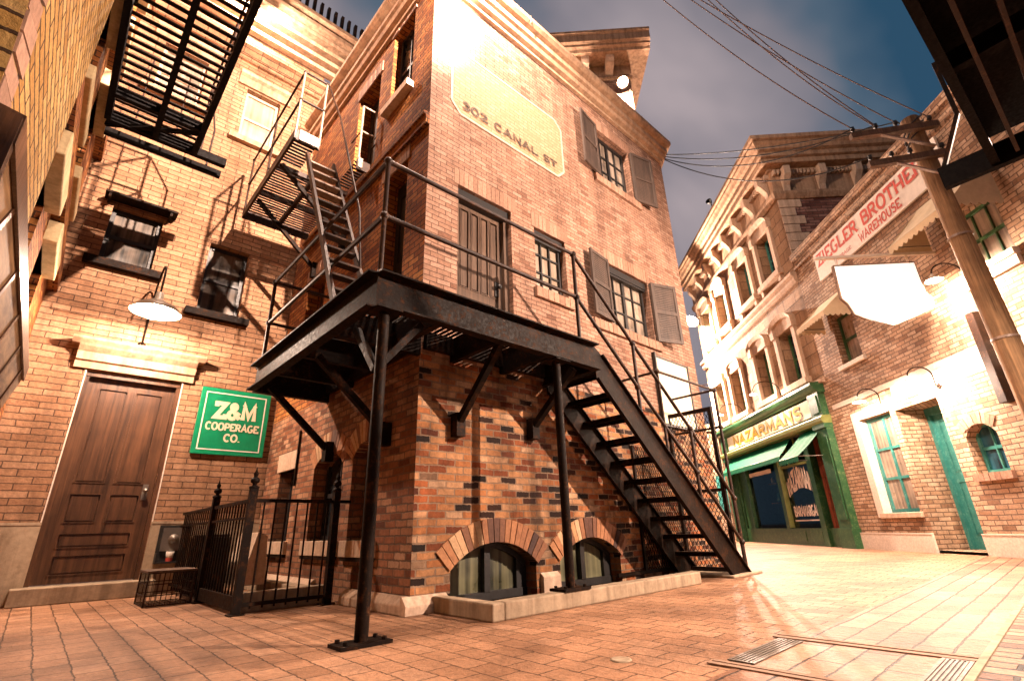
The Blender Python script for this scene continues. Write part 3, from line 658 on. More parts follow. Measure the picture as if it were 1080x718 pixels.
# near section with a big arched opening
k.wall(FL, -9.5, YE, 0, 9.5, [(-8.35, -5.65, 0, 3.30, .35)], d=.0); k.spandrel(FL, -8.35, -5.65, 1.95, 3.299, 3.30, depth=.35, n=24)
k.poly([FL.p(YE, 0, 0), FL.p(YE, 0, -.16), FL.p(YE, 9.5, -.16), FL.p(YE, 9.5, 0)])
k.build('near_wall', 'brickL', Lb)
k = MB(); k.vouss(FL, -7.0, 1.95, 1.35, 1.57, .25, -.2, .006, 46); k.build('arch_ring', 'vousU', Lb)
k = MB(); k.box(FL, -8.45, -5.55, 0, 3.35, -.40, -.35); k.build('arch_shade_sheet', 'black', Lb)  # black sheet stands in for the shade inside the open arch
k = MB(); WL = [(-3.45, -2.65, 2.4, 3.3, .2), (-1.9, -1.1, 2.4, 3.3, .2), (-3.45, -2.65, 4.2, 5.3, .2), (-1.9, -1.1, 4.2, 5.3, .2), (-3.45, -2.65, 6.4, 7.5, .2), (-1.9, -1.1, 6.4, 7.5, .2)]
k.wall(FL, YE, 0, 0, 9.5, WL, d=-.10); k.build('recessed_wall', 'brickC', Lb)
for w in WL:
    window(Lb, FL, w[0], w[1], w[2], w[3], .18, 'black', 'glass', 1, 2, base=-.10)
    k = MB(); k.box(FL, w[0] - .1, w[1] + .1, w[2] - .14, w[2], -.2, .0); k.build('sill', 'stoneY', Lb, bevel=.01)
    k = MB(); k.box(FL, w[0] - .1, w[1] + .1, w[3], w[3] + .22, -.2, .01)
    k.build('lintel', 'stoneY', Lb, bevel=.01)
k = MB(); k.box(FL, YE, 0, 3.55, 3.75, -.1, .0); k.build('belt_course', 'brickC', Lb); k = MB(); k.box(FL, YE, 0, 5.6, 5.8, -.1, .0); k.build('belt_course', 'brickC', Lb)
# timber canopy on the left wall
cp = thing('timber_canopy', 'dark timber canopy box jutting from the yellow brick wall at the far left', 'canopy', (-.30, 4.6, 1.9))
k = MB(); 
k.prism(FL, [(0.002, 1.66), (.02, 1.68), (.085, 1.95), (.085, 2.03), (0.002, 2.06)], -5.65, -2.0); k.build('soffit_board', 'woodbox', cp)
k = MB(); k.prism(FL, [(.086, 1.94), (.10, 1.94), (.10, 2.07), (.002, 2.09), (.002, 2.062), (.086, 2.035)], -5.70, -1.96)
k.box(FL, -5.72, -5.66, 1.64, 2.05, .002, .095)
k.build('fascia', 'wood', cp)
for i in range(5):
    k = MB(); s = -5.2 + i * .7; k.prism(FL, [(.018, 1.668), (.026, 1.665), (.092, 1.945), (.084, 1.945)], s, s + .05); k.build('batten', 'wood', cp)

# ================================================================== IRON LANDING
def grate_y(mb, x0, x1, y0, y1, z, step=.062, w=.03, t=.012):   # slats run in Y
    x = x0 + step / 2
    while x < x1: mb.wbox(x - w / 2, x + w / 2, y0, y1, z - t, z); x += step
def grate_x(mb, x0, x1, y0, y1, z, step=.062, w=.03, t=.012):
    y = y0 + step / 2
    while y < y1: mb.wbox(x0, x1, y - w / 2, y + w / 2, z - t, z); y += step
LZ = 2.42; LB = 2.13
Ld = thing('iron_landing', 'black iron landing wrapping the building corner on two posts', 'landing', (1.9, 3.4, LZ))
def channel(mb, a, b, z0, z1, w, side):
    """C channel between horizontal points a,b (x,y); flange turned to `side` vector"""
    a = V((a[0], a[1], 0)); b = V((b[0], b[1], 0)); sd = V((side[0], side[1], 0)); t = .014
    def bx(o0, o1, za, zb):
        mb.hexa([a + sd * o0 + V((0, 0, za)), b + sd * o0 + V((0, 0, za)), b + sd * o1 + V((0, 0, za)), a + sd * o1 + V((0, 0, za)), a + sd * o0 + V((0, 0, zb)), b + sd * o0 + V((0, 0, zb)), b + sd * o1 + V((0, 0, zb)), a + sd * o1 + V((0, 0, zb))])
    bx(0, t, z0 + t, z1 - t); bx(0, w, z0, z0 + t); bx(0, w, z1 - t, z1)
k = MB(); channel(k, (1.47, 3.04), (4.0, 3.04), LB, LZ, .09, (0, -1)); channel(k, (1.48, 3.02), (1.48, 5.86), LB, LZ, .09, (-1, 0))
channel(k, (1.47, 5.86), (2.33, 5.86), LB, LZ, .07, (0, 1)); channel(k, (4.0, 3.04), (4.0, 3.78), LB, LZ, .05, (-1, 0))
k.build('edge_beam', 'iron', Ld)
k = MB()
for x in (2.05, 2.7, 3.35): k.wbox(x - .03, x + .03, 3.055, 3.79, LB + .03, LZ - .02)
for y in (3.8, 4.5, 5.2): k.wbox(1.50, 2.32, y - .03, y + .03, LB + .03, LZ - .021)
k.wbox(1.50, 3.98, 3.74, 3.79, LB + .1, LZ - .022) if 0 else None
k.wbox(2.36, 3.98, 3.735, 3.79, LB + .10, LZ - .022); k.wbox(2.265, 2.32, 3.84, 5.84, LB + .10, LZ - .023)
k.build('cross_beam', 'iron', Ld)
k = MB(); grate_y(k, 1.50, 3.99, 3.055, 3.78, LZ - .003); grate_x(k, 1.50, 2.32, 3.80, 5.84, LZ - .003); k.build('grating', 'iron', Ld)
def post(x, y, z0, z1, plate=True):
    k = MB(); k.tube([(x, y, z0 + .02), (x, y, z1)], .041, 12); k.wbox(x - .1, x + .1, y - .1, y + .1, z1 - .012, z1)
    if plate:
        k.wbox(x - .16, x + .16, y - .09, y + .09, z0, z0 + .02)
        for dx in (-.12, .12):
            for dy in (-.055, .055): k.lathe((x + dx, y + dy, z0 + .02), [(.014, 0), (.014, .018), (.001, .02)], n=6, smooth=False)
    k.build('post', 'iron', Ld)
post(1.553, 3.02 + .03, 0, LB); post(3.42, 3.06, .12, LB, True)
# diagonal brackets
def bracket(a, b):
    k = MB(); k.bar(a, b, .06, .06); k.wbox(b[0] - .05, b[0] + .05, b[1] - .05, b[1] + .05, b[2] - .12, b[2] + .1); k.build('bracket', 'iron', Ld)
bracket((1.56, 5.6, LB), (2.28, 5.6, 1.5)); bracket((1.56, 4.3, LB), (2.28, 4.3, 1.5)); bracket((2.75, 3.12, LB + .05), (2.75, 3.75, 1.55)); bracket((3.75, 3.12, LB), (3.75, 3.75, 1.62))
k = MB(); k.bar((1.56, 3.35, LB + .02), (1.9, 3.4, 1.9), .05, .05) if 0 else None
k.bar((1.56, 3.1, 1.72), (1.9, 3.1, LB), .05, .05); k.bar((1.553, 3.12, 1.7), (1.553, 3.5, LB), .05, .05); k.build('knee_brace', 'iron', Ld)
# railings
def rail(par, pts, zs, r=.021, balls=True, mat='ironlit', name='handrail'):
    k = MB()
    for dz in zs:
        P = [V((p[0], p[1], p[2] + dz)) for p in pts]
        for a, b in zip(P, P[1:]): k.tube([a, b], r, 8)
        for p in P: k.ball(p, r * 1.75)
    return k.build(name, mat, par)
rp = [(2.30, 5.83, LZ), (1.505, 5.83, LZ), (1.505, 3.07, LZ), (3.83, 3.07, LZ)]
rail(Ld, rp, (.54, 1.08))
for p in rp[1:] + [(2.3, 5.83, LZ)]:
    k = MB(); k.tube([(p[0], p[1], LZ), (p[0], p[1], LZ + 1.1)], .021, 8); k.lathe((p[0], p[1], LZ), [(.05, 0), (.05, .012), (.03, .03), (.022, .05)], n=10); k.build('rail_post', 'ironlit', Ld)
# ------------------------------------------------ STAIR
St = thing('iron_staircase', 'straight black iron stair with open treads down from the landing', 'staircase', (5.3, 3.4, 0))
def stringer(y0, y1, mat='iron'):
    k = MB(); T = [(3.96, LZ), (6.72, .0), (6.26, .0), (3.96 - .0, LB - .10)]
    T = [(4.005, LZ), (4.12, LZ - .08), (6.76, .0), (6.28, .0), (4.005, LB - .08)]
    a = [V((x, y0, z)) for x, z in T]; b = [V((x, y1, z)) for x, z in T]; n = len(T)
    k.faces(a + b, [(i, (i + 1) % n, n + (i + 1) % n, n + i) for i in range(n)]); k.poly(a[::-1]); k.poly(b)
    yo = y0 - .035 if y0 < 3.3 else y0 - .03
    k.hexa([V((4.12, yo, LZ - .095)), V((6.76, yo, 0)), V((6.76, y0, 0)), V((4.12, y0, LZ - .095)), V((4.12, yo, LZ - .08)), V((6.78, yo, .0)), V((6.78, y0, .0)), V((4.12, y0, LZ - .08))])
    k.hexa([V((4.005, yo, LB - .085)), V((6.28, yo, 0)), V((6.28, y0, 0)), V((4.005, y0, LB - .085)), V((4.005, yo, LB - .07)), V((6.30, yo, .0)), V((6.30, y0, .0)), V((4.005, y0, LB - .07))])
    return k.build('stringer', mat, St)
stringer(3.03, 3.045); stringer(3.735, 3.75)
nT = 11
for i in range(1, nT):
    z = LZ - .2145 * i; x = 4.0 + (2.62) * (i - .1) / nT
    k = MB(); k.wbox(x - .11, x + .11, 3.046, 3.733, z - .012, z)
    k.wbox(x - .11, x - .10, 3.046, 3.733, z - .05, z - .013); k.wbox(x + .10, x + .115, 3.046, 3.733, z - .05, z - .0125); k.build('tread', 'iron', St)
for y in (3.07,):
    rail(St, [(3.83, y, LZ), (4.82, y, 1.565), (5.9, y, .66), (6.79, y, -.17)], (.54, 1.08))
for x, zt, zb in ((4.82, 2.645, 1.80), (5.9, 1.74, .86), (6.79, .93, .0)):
    k = MB(); k.tube([(x, 3.07, zb), (x, 3.07, zt)], .021, 8); k.build('rail_post', 'ironlit', St)
k = MB(); k.wbox(6.15, 6.95, 2.95, 3.8, 0, .028); tag(k.build('stair_pad', 'concrete', bevel=.008), 'flat stone pad under the foot of the iron stair', 'pad')
# ------------------------------------------------ CAGE beside the stair foot
Cg = thing('mesh_cage', 'black framed wire mesh cage enclosing the foot of the stair', 'cage', (6.75, 3.5, 0))
k = MB()
k.wbox(6.60, 6.65, 3.09, 3.14, 0, 2.13); k.wbox(6.60, 6.65, 3.14, 3.79, 2.08, 2.13); k.wbox(6.60, 6.65, 3.14, 3.79, 1.0, 1.04); k.wbox(6.60, 6.65, 3.14, 3.79, .03, .08); k.wbox(6.60, 6.65, 3.75, 3.79, .08, 2.08)
k.wbox(5.05, 6.6, 3.77, 3.79, .06, .1); k.wbox(5.6, 5.64, 3.765, 3.79, .1, 1.6)
k.build('frame', 'iron', Cg)
def mesh_panel(par, P, U, W_, nu, nv, r=.0035):
    k = MB(); P = V(P); U = V(U); W_ = V(W_); lu = U.length; lw = W_.length; st = .055
    nn = U.cross(W_).normalized()
    # diamonds
    u = -lw
    def clip(x0, y0, dx):  # line from bottom going up with slope
        pts = []
        a = max(0, (-x0) / dx) if dx > 0 else max(0, (x0 - lu) / -dx)
        b_ = min(lw, (lu - x0) / dx) if dx > 0 else min(lw, x0 / -dx)
        return (a, b_) if b_ > a + .01 else None
    x = -lw
    while x < lu + lw:
        for dx in (.6, -.6):
            c = clip(x, 0, dx)
            if c:
                a, b_ = c
                k.bar(P + U / lu * (x + dx * a) + W_ / lw * a + nn * (.003 if dx > 0 else -.003), P + U / lu * (x + dx * b_) + W_ / lw * b_ + nn * (.003 if dx > 0 else -.003), .006, .006)
        x += st
    return k.build('wire_mesh', 'iron', par)
mesh_panel(Cg, (6.625, 3.14, .08), (0, .61, 0), (0, 0, 2.0), 0, 0)
# chain panel on wall side below stairs
mesh_panel(Cg, (5.64, 3.78, .1), (.96, 0, 0), (0, 0, 1.5), 0, 0)
rail(Cg, [(6.78, 3.78, 2.39), (6.78, 3.085, 2.39), (5.35, 3.72, 2.39)], (0,), r=.019) if 0 else None
k = MB(); k.tube([(6.78, 3.075, 0), (6.78, 3.075, 2.39)], .022, 8)
for z in (2.39, 1.86): k.tube([(6.78, 3.075, z), (6.78, 3.78, z)], .018, 8)
k.tube([(6.78, 3.075, 2.39), (5.3, 3.075, 2.39)], .018, 8); k.tube([(5.3, 3.075, 2.39), (5.3, 3.78, 2.39)], .018, 8)
k.tube([(5.3, 3.075, 1.2), (5.3, 3.075, 2.39)], .018, 8)
for p in ((6.78, 3.075, 2.39), (6.78, 3.075, 1.86), (5.3, 3.075, 2.39)): k.ball(p, .036)
k.build('guard_rail', 'ironlit', Cg)
# notice board
nb = thing('blank_board', 'blank pale board fixed to the bricks above the stair foot', 'board', FA.p(4.6, 2.0, 0))
k = MB(); k.box(FA, 4.16, 5.08, 2.0, 3.02, .02, .045); k.build('panel', 'cream', nb)
k = MB(); k.box(FA, 4.12, 4.155, 1.96, 3.1, .01, .06); k.box(FA, 5.085, 5.11, 1.96, 3.05, .01, .06); k.box(FA, 4.156, 5.084, 1.96, 1.998, .01, .058); k.box(FA, 4.156, 5.084, 3.022, 3.045, .01, .058); k.build('frame', 'black', nb)

# ================================================================== UPPER FIRE ESCAPE (C face)
PZ = 5.38
Fe = thing('fire_escape', 'rusty fire escape platform with steep ladder on the side of the corner building', 'fire escape', (1.8, 6.2, PZ))
k = MB(); k.wbox(1.30, 1.33, 5.28, 7.5, PZ - .14, PZ); k.wbox(1.331, 2.32, 5.28, 5.31, PZ - .14, PZ - .001) if 0 else None
k.wbox(1.331, 1.62, 5.28, 5.31, PZ - .16, PZ); k.wbox(2.13, 2.32, 5.28, 5.31, PZ - .16, PZ); k.wbox(1.331, 2.32, 7.47, 7.5, PZ - .14, PZ - .001)
k.wbox(1.331, 2.32, 6.0, 6.05, PZ - .10, PZ - .03); k.wbox(1.331, 2.32, 6.75, 6.8, PZ - .10, PZ - .03); k.wbox(1.8, 1.85, 6.05, 7.47, PZ - .1, PZ - .031)
k.build('frame', 'ironlit', Fe)
k = MB(); grate_x(k, 1.332, 1.62, 5.32, 6.0, PZ - .005, .065, .03); grate_x(k, 2.13, 2.32, 5.32, 6.0, PZ - .005, .065, .03); grate_x(k, 1.332, 2.32, 6.02, 7.46, PZ - .005, .065, .03); k.build('grating', 'iron', Fe)
for y in (5.9, 6.9):
    k = MB(); k.bar((1.36, y, PZ - .12), (2.29, y, PZ - .95), .05, .05); k.wbox(2.25, 2.32, y - .04, y + .04, PZ - 1.1, PZ - .85); k.build('bracket', 'iron', Fe)
rail(Fe, [(1.315, 7.48, PZ), (1.315, 5.295, PZ), (1.615, 5.295, PZ)], (.5, .98), .014)
for x, y in ((1.315, 5.295), (1.615, 5.295), (1.315, 6.4), (1.315, 7.48)):
    k = MB(); k.tube([(x, y, PZ - .1), (x, y, PZ + .99)], .016, 8); k.build('rail_post', 'ironpale' if y < 5.5 else 'ironlit', Fe)
k = MB(); k.wbox(1.36, 1.60, 5.262, 5.278, PZ - .15, PZ + .0); k.build('toe_plate', 'ironpale', Fe); k = MB(); k.wbox(2.14, 2.20, 5.262, 5.278, PZ - .14, PZ + .02); k.build('toe_plate', 'ironpale', Fe)
k = MB(); k.tube([(2.15, 5.29, PZ), (2.15, 5.29, PZ + .95)], .018, 8); k.tube([(2.15, 5.29, PZ + .93), (2.15, 5.29, PZ + .95), (2.32, 5.29, PZ + .95)], .014, 8); k.tube([(2.15, 5.29, PZ + .5), (2.32, 5.29, PZ + .5)], .014, 8); k.tube([(2.15, 5.29, PZ + .5), (2.15, 5.6, PZ + .5)], .012, 8); k.build('wall_rail', 'ironpale', Fe)
# ladder
la, lb = V((0, 5.16, 4.98)), V((0, 3.76, LZ))
for x in (1.45, 1.78):
    k = MB(); k.bar((x, la.y, la.z), (x, lb.y, lb.z), .03, .06, up=V((0, 0, 1))); k.build('ladder_stringer', 'ironlit', Fe)
for i in range(1, 13):
    t = i / 13; p = la.lerp(lb, t); k = MB(); k.wbox(1.465, 1.765, p.y - .05, p.y + .05, p.z - .02, p.z); k.build('ladder_tread', 'ironpale' if i < 5 else 'ironlit', Fe)
k = MB(); k.tube([(1.64, 5.28, PZ + .95), (1.78, la.y - .05, la.z + .75), (1.78, lb.y + .45, lb.z + 1.35), (1.78, lb.y + .3, lb.z + .6)], .013, 8); k.build('ladder_rail', 'ironlit', Fe)

# ================================================================== TOP-LEFT FIRE ESCAPE
QZ = 5.34
Fq = thing('grated_platform', 'black slatted fire escape platform seen from below at the top left', 'fire escape', (0, 5, QZ))
k = MB()
for x in (-.44, 0.02, .44): k.wbox(x - .03, x + .03, 2.9, 6.34, QZ - .15, QZ - .02)
k.wbox(-.45, .80, 6.345, 6.42, QZ - .13, QZ - .02); k.wbox(-.45, .80, 6.62, 6.68, QZ - .13, QZ - .04); k.wbox(-.45, .47, 2.84, 2.9, QZ - .15, QZ - .02)
k.wbox(-.45, .47, 5.86, 5.92, QZ - .14, QZ - .03)
k.bar((-.45, 6.5, QZ - .1), (.45, 5.95, QZ - .1), .04, .05)
k.build('frame', 'pitch', Fq)
k = MB(); grate_x(k, -.45, .46, 2.92, 6.34, QZ, .112, .044, .014); k.build('grating', 'iron', Fq)
k = MB()
for y in (2.9, 4.0, 5.1, 6.3): k.tube([(.455, y, QZ), (.455, y, QZ + 1)], .014, 8)
for z in (.5, 1.0): k.tube([(.455, 2.9, QZ + z), (.455, 6.3, QZ + z), (-.44, 6.3, QZ + z)], .014, 8)
for x in (-.2, .0, .2): k.tube([(x, 6.3, QZ), (x, 6.3, QZ + 1)], .010, 6)
k.tube([(.455, 6.3, QZ + 1), (.62, 6.62, QZ + .55), (.62, 6.64, QZ - .02)], .012, 8)
k.tube([(.455, 6.3, QZ + .5), (.50, 6.38, QZ + .3), (.50, 6.40, QZ - .02)], .010, 8)
k.build('handrail', 'ironlit', Fq)

# ================================================================== FENCE
Fc = thing('iron_fence', 'black iron picket fence with ball finials guarding the basement well', 'fence', (1.6, 5.4, 0))
def finpost(x, y, h=1.02):
    k = MB(); k.wbox(x - .032, x + .032, y - .032, y + .032, 0, h)
    k.wbox(x - .06, x + .06, y - .06, y + .06, 0, .012)
    o = k.build('fence_post', 'iron', Fc)
    k = MB(); k.lathe((x, y, h), [(.045, 0), (.045, .015), (.018, .025), (.018, .04), (.036, .05), (.04, .07), (.03, .09), (.014, .10), (.02, .115), (.022, .13), (.01, .15), (.001, .19)], n=12); k.build('finial', 'iron', o)
for p in ((1.39, 5.0), (1.39, 6.3), (2.17, 5.0)): finpost(*p)
k = MB(); k.tube([(2.17, 5.0, .95), (2.17, 4.95, .93), (2.31, 4.95, .93)], .02, 8) if 0 else None
k.wbox(1.375, 1.405, 5.03, 7.85, .90, .93); k.wbox(1.375, 1.405, 5.03, 7.85, .76, .78); k.wbox(1.37, 1.41, 5.03, 6.27, .03, .14); k.wbox(1.375, 1.405, 6.33, 7.85, .08, .11)
k.wbox(1.42, 2.14, 4.985, 5.015, .90, .93); k.wbox(1.42, 2.14, 4.985, 5.015, .06, .09)
k.wbox(2.2, 2.32, 4.985, 5.015, .90, .93); k.build('fence_rail', 'iron', Fc)
pk = MB(); pk.tube([(0, 0, .04), (0, 0, .91)], .0085, 6)
y = 5.11; first = None
def picket(x, y):
    global first
    if first is None:
        first = pk.build('picket', 'iron', None, base=(0, 0, 0)); o = first
    else:
        o = first.copy(); COL.objects.link(o)
    o.parent = Fc; o.location = V((x, y, 0)) - V(Fc.location)
yy = 5.10
while yy < 7.8:
    if abs(yy - 6.3) > .06: picket(1.39, yy)
    yy += .098
for i in range(7): picket(1.50 + i * .098, 5.0)
# basement well: kerb and sloping side block
k = MB(); k.wbox(1.46, 2.24, 5.10, 5.20, 0, .16); k.wbox(2.1, 2.24, 5.2, 7.6, 0, .13); tag(k.build('well_kerb', 'concrete', bevel=.01), 'low concrete kerb inside the black iron fence', 'kerb')
k = MB(); k.prism(Fr((0, 6.2), (1, 0)), [(1.72, .13), (1.98, .13), (1.94, .62), (1.84, .66)], 0, .7) ; tag(k.build('sloped_block', 'stone', bevel=.01), 'sloping pale stone block behind the picket fence', 'block')
k = MB(); k.wbox(1.44, 1.66, 6.5, 7.4, .0, .62); k.wbox(1.46, 1.64, 6.52, 7.38, .62, .65); tag(k.build('dark_cabinet', 'black', bevel=.008), 'dark low cabinet standing inside the fence by the wall', 'cabinet')
# planter curb
k = MB(); k.wbox(2.62, 5.45, 2.98, 3.12, 0, .12); k.wbox(2.50, 2.618, 2.98, 3.75, 0, .118); tag(k.build('kerb', 'concrete', bevel=.012), 'long low stone kerb in front of the cellar arches', 'kerb')
k = MB(); sheet(k, 2.62, 5.45, 3.12, 3.79, .012); struct(k.build('gravel_bed', 'soil'))

# ================================================================== WALL THINGS ON B
Sg = thing('green_sign', 'square green Z&M Cooperage sign with thin white border on tan bricks', 'sign', FB.p(2.23, 1.7, .05))
k = MB(); k.box(FB, 1.77, 2.69, 1.69, 2.62, .015, .045); k.build('board', 'green', Sg, bevel=.004)
k = MB()
for a, b_, c, e in ((1.83, 2.63, 2.545, 2.56), (1.83, 2.63, 1.75, 1.765), (1.83, 1.845, 1.7655, 2.5445), (2.615, 2.63, 1.7655, 2.5445)): k.box(FB, a, b_, c, e, .045, .048)
k.build('border', 'white', Sg)
k = MB(); text(k, FB, 'Z&M', 1.97, 2.20, .22, .54, d=.048, thick=.30); text(k, FB, 'COOPERAGE', 1.89, 2.03, .10, .68, d=.048, thick=.26); text(k, FB, 'CO.', 2.14, 1.88, .10, .21, d=.048, thick=.26); k.build('lettering', 'cream', Sg)

def lamp(name, label, base, up_h, out, n, shade_r, mat='shade', bulbE=400, col=(1, .72, .55), drop=.0, group=None, bulb='bulbs', spot=True):
    """gooseneck wall lamp: base point on the wall, rises, arches out along n and ends in a shade facing down"""
    base = V(base); n = V(n); t = thing(name, label, 'lamp', base, group)
    top = base + V((0, 0, up_h)); pts = [base + n * .01, base + n * .06]
    R = out / 2; N_ = 12
    pts.append(top + n * .06 - V((0, 0, .12)))
    for i in range(N_ + 1):
        a = pi - pi * i / N_; pts.append(top + n * (.06 + R + R * cos(a)) + V((0, 0, R * .75 * sin(a))))
    end = pts[-1] - V((0, 0, drop)); pts.append(end)
    k = MB(); k.tube(pts, .012, 8); k.lathe(base, [(.05, 0), (.05, .012), (.02, .02)], axis=n, n=12); k.build('arm', 'iron', t)
    k = MB(); r = shade_r
    k.lathe(end - V((0, 0, r * .95)), [(r, 0), (r * 1.01, .012), (r * .82, r * .26), (r * .42, r * .5), (r * .17, r * .66), (r * .15, r * 1.0), (.001, r * 1.02)], n=24); k.build('lamp_shade', mat, t)
    k = MB(); k.lathe(end - V((0, 0, r * .95)), [(.001, r * .12), (r * .86, r * .08)], n=24) ; k.ball(end - V((0, 0, r * .72)), r * .22); k.build('bulb', bulb, t)
    ld = bpy.data.lights.new('lamp_light', 'POINT'); ld.energy = bulbE * 1.6; ld.color = col; ld.shadow_soft_size = .06
    lo = bpy.data.objects.new('lamp_light', ld); COL.objects.link(lo); lo.parent = t; lo.location = end - V((0, 0, r * .98)) - base
    return t
lamp('gooseneck_lamp', 'white enamel gooseneck lamp lit above the dark panelled door', FB.p(.97, 3.06, 0), .66, .80, FB.n, .27, bulbE=420, drop=.22)
# fire connection box
bx_ = thing('valve_box', 'black backed wall valve plate low beside the door', 'valve box', FB.p(1.78, .35, .04))
k = MB(); k.box(FB, 1.62, 1.95, .34, .78, .032, .05); k.build('back_plate', 'black', bx_)
k = MB(); k.box(FB, 1.66, 1.90, .48, .75, .05, .075); k.lathe(FB.p(1.78, .62, .075), [(.055, 0), (.055, .02), (.035, .025), (.035, .05), (.001, .052)], axis=FB.n, n=16); k.build('valve', 'tin', bx_)
k = MB(); k.box(FB, 1.62, 1.92, .34, .36, .05, .16); k.box(FB, 1.62, 1.635, .36, .46, .05, .15); k.box(FB, 1.905, 1.92, .36, .46, .05, .15); k.build('ledge', 'black', bx_)
cup = thing('paper_cup', 'white and red paper cup left on the ledge under the valve', 'cup', FB.p(1.77, .36, .11))
k = MB(); k.lathe(FB.p(1.77, .36, .11), [(.001, .002), (.032, .002), (.045, .11), (.043, .112), (.001, .10)], n=16); k.build('cup_body', 'white', cup)
k = MB(); k.lathe(FB.p(1.77, .36, .11), [(.033, .003), (.037, .035)], n=16); 
for v in k.v: pass
k.lathe(FB.p(1.77, .36, .11), [(.0345, .001), (.0385, .04)], n=16); k.build('cup_band', 'red', cup)
# wire crate
Cr = thing('wire_crate', 'low black wire crate with slatted wooden top beside the fence', 'crate', (1.18, 6.7, 0))
k = MB(); x0, x1, y0, y1, h = .93, 1.33, 6.35, 6.85, .30
for z in (.01, .10, .2, h): 
    for a, b_ in (((x0, y0), (x1, y0)), ((x1, y0), (x1, y1)), ((x1, y1), (x0, y1)), ((x0, y1), (x0, y0))): k.bar((a[0], a[1], z), (b_[0], b_[1], z), .009, .009)
for i in range(10):
    x = x0 + (x1 - x0) * i / 9; k.bar((x, y0, .005), (x, y0, h), .005, .005); k.bar((x, y1, .005), (x, y1, h), .005, .005); k.bar((x, y0, .01), (x, y1, .01), .005, .005)
for i in range(10):
    y = y0 + (y1 - y0) * i / 9; k.bar((x0, y, .005), (x0, y, h), .005, .005); k.bar((x1, y, .005), (x1, y, h), .005, .005)
for a in ((x0, y0), (x1, y0), (x1, y1), (x0, y1)): k.bar((a[0], a[1], 0), (a[0], a[1], h), .016, .016)
k.build('wire_frame', 'ironlit', Cr)
k = MB()
for i in range(5): y = y0 - .01 + i * .105; k.wbox(x0 - .015, x1 + .015, y, y + .092, h + .005, h + .022)
k.build('slatted_top', 'woodgrey', Cr)

# ================================================================== STONE BUILDING (S frame) with shopfront
T = thing('stone_building', 'three storey carved stone building with bracketed cornice over a green shopfront', 'building', FS.p(-3.5, 0, 0))
SW = -7.4
ups = [(-1.42, -.56), (-3.02, -2.16), (-5.1, -4.2), (-6.7, -5.8)]
hol = []
for a, b_ in ups: hol += [(a, b_, 4.02, 5.5, .3), (a, b_, 7.15, 8.55, .3)]
k = MB(); k.wall(FS, SW, .2, 3.7, 10.2, hol); k.poly([FS.p(SW, 0, 0), FS.p(SW, 0, -6), FS.p(SW, 10.2, -6), FS.p(SW, 10.2, 0)]); k.build('front_wall', 'ashlar', T)
FT2 = Fr(FS.p(.2, 0, 0).to_2d(), (-q, -q))
k = MB(); k.wall(FT2, 0, 9, 0, 10.0); k.build('side_wall', 'brickP', T)
k = MB()
for i in range(16):
    z = 5.2 + i * .27; w = .62 if i % 2 else .42
    k = MB(); k.box(FT2, 0, w, z + .008, z + .262, 0, .03); k.build('quoin', 'stone', T, bevel=.01)
for (a, b_, c, e, _) in hol:
    low_ = c < 5
    window(T, FS, a + .05, b_ - .05, c, e, .28, 'greend' if low_ else 'teal', 'glass', 1, 2, fw=.06, mw=.05)
    k = MB(); k.box(FS, a - .16, a, c, e, 0, .09); k.box(FS, b_, b_ + .16, c, e, 0, .09)
    k.box(FS, a - .19, a + .01, e - .05, e + .22, 0, .14); k.box(FS, b_ - .01, b_ + .19, e - .05, e + .22, 0, .141)
    # curved hood
    cs = (a + b_) / 2; w = (b_ - a) / 2 + .2; n = 12; P = []
    for i in range(n + 1):
        t = -1 + 2 * i / n; P.append((cs + t * w, e + .24 + .22 * (1 - t * t) ** .5 if abs(t) < .75 else e + .24 + .22 * (1 - .5625) ** .5 * max(0, (1 - abs(t)) / .25)))
    for (p0, q0), (p1, q1) in zip(P, P[1:]):
        H = FS.p
        k.hexa([H(p0, q0 - .12, .13), H(p1, q1 - .12, .13), H(p1, q1 - .12, 0), H(p0, q0 - .12, 0), H(p0, q0, .17), H(p1, q1, .17), H(p1, q1, 0), H(p0, q0, 0)])
        k.hexa([H(p0, e, .06), H(p1, e, .06), H(p1, e, 0), H(p0, e, 0), H(p0, q0 - .12, .06), H(p1, q1 - .12, .06), H(p1, q1 - .12, 0), H(p0, q0 - .12, 0)])
    k.build('window_surround', 'stone', T)
    k = MB(); k.box(FS, a - .24, b_ + .24, c - .16, c, -.25, .16); k.box(FS, a - .18, a - .04, c - .34, c - .16, 0, .1); k.box(FS, b_ + .04, b_ + .18, c - .34, c - .16, 0, .1); k.build('sill', 'stone', T, bevel=.01)
k = MB(); k.prism(FS, [(0, 6.42), (.06, 6.42), (.10, 6.5), (.10, 6.6), (.16, 6.64), (.16, 6.72), (0, 6.74)], SW - .05, .2); k.build('belt_course', 'stone', T); k = MB(); k.prism(FS, [(0, 3.72), (.1, 3.72), (.12, 3.8), (0, 3.84)], SW, .2); k.build('belt_course', 'stone', T)
def cornice_prism(k, prof, sw=SW):
    n = len(prof); a = [FS.p(sw - (.0), z, d) for d, z in prof]; b_ = [FS.p(.2 + d, z, d) for d, z in prof]
    c = [FT.p(9, z, 0) + FT.n * (d + .2 - .0) * 1 + FT.r * 0 for d, z in prof]
    c = [b0 + FT.r * 9 for b0 in b_]
    k.faces(a + b_, [(i, i + 1, n + i + 1, n + i) for i in range(n - 1)]); k.faces(b_ + c, [(i, i + 1, n + i + 1, n + i) for i in range(n - 1)]); k.poly(a)
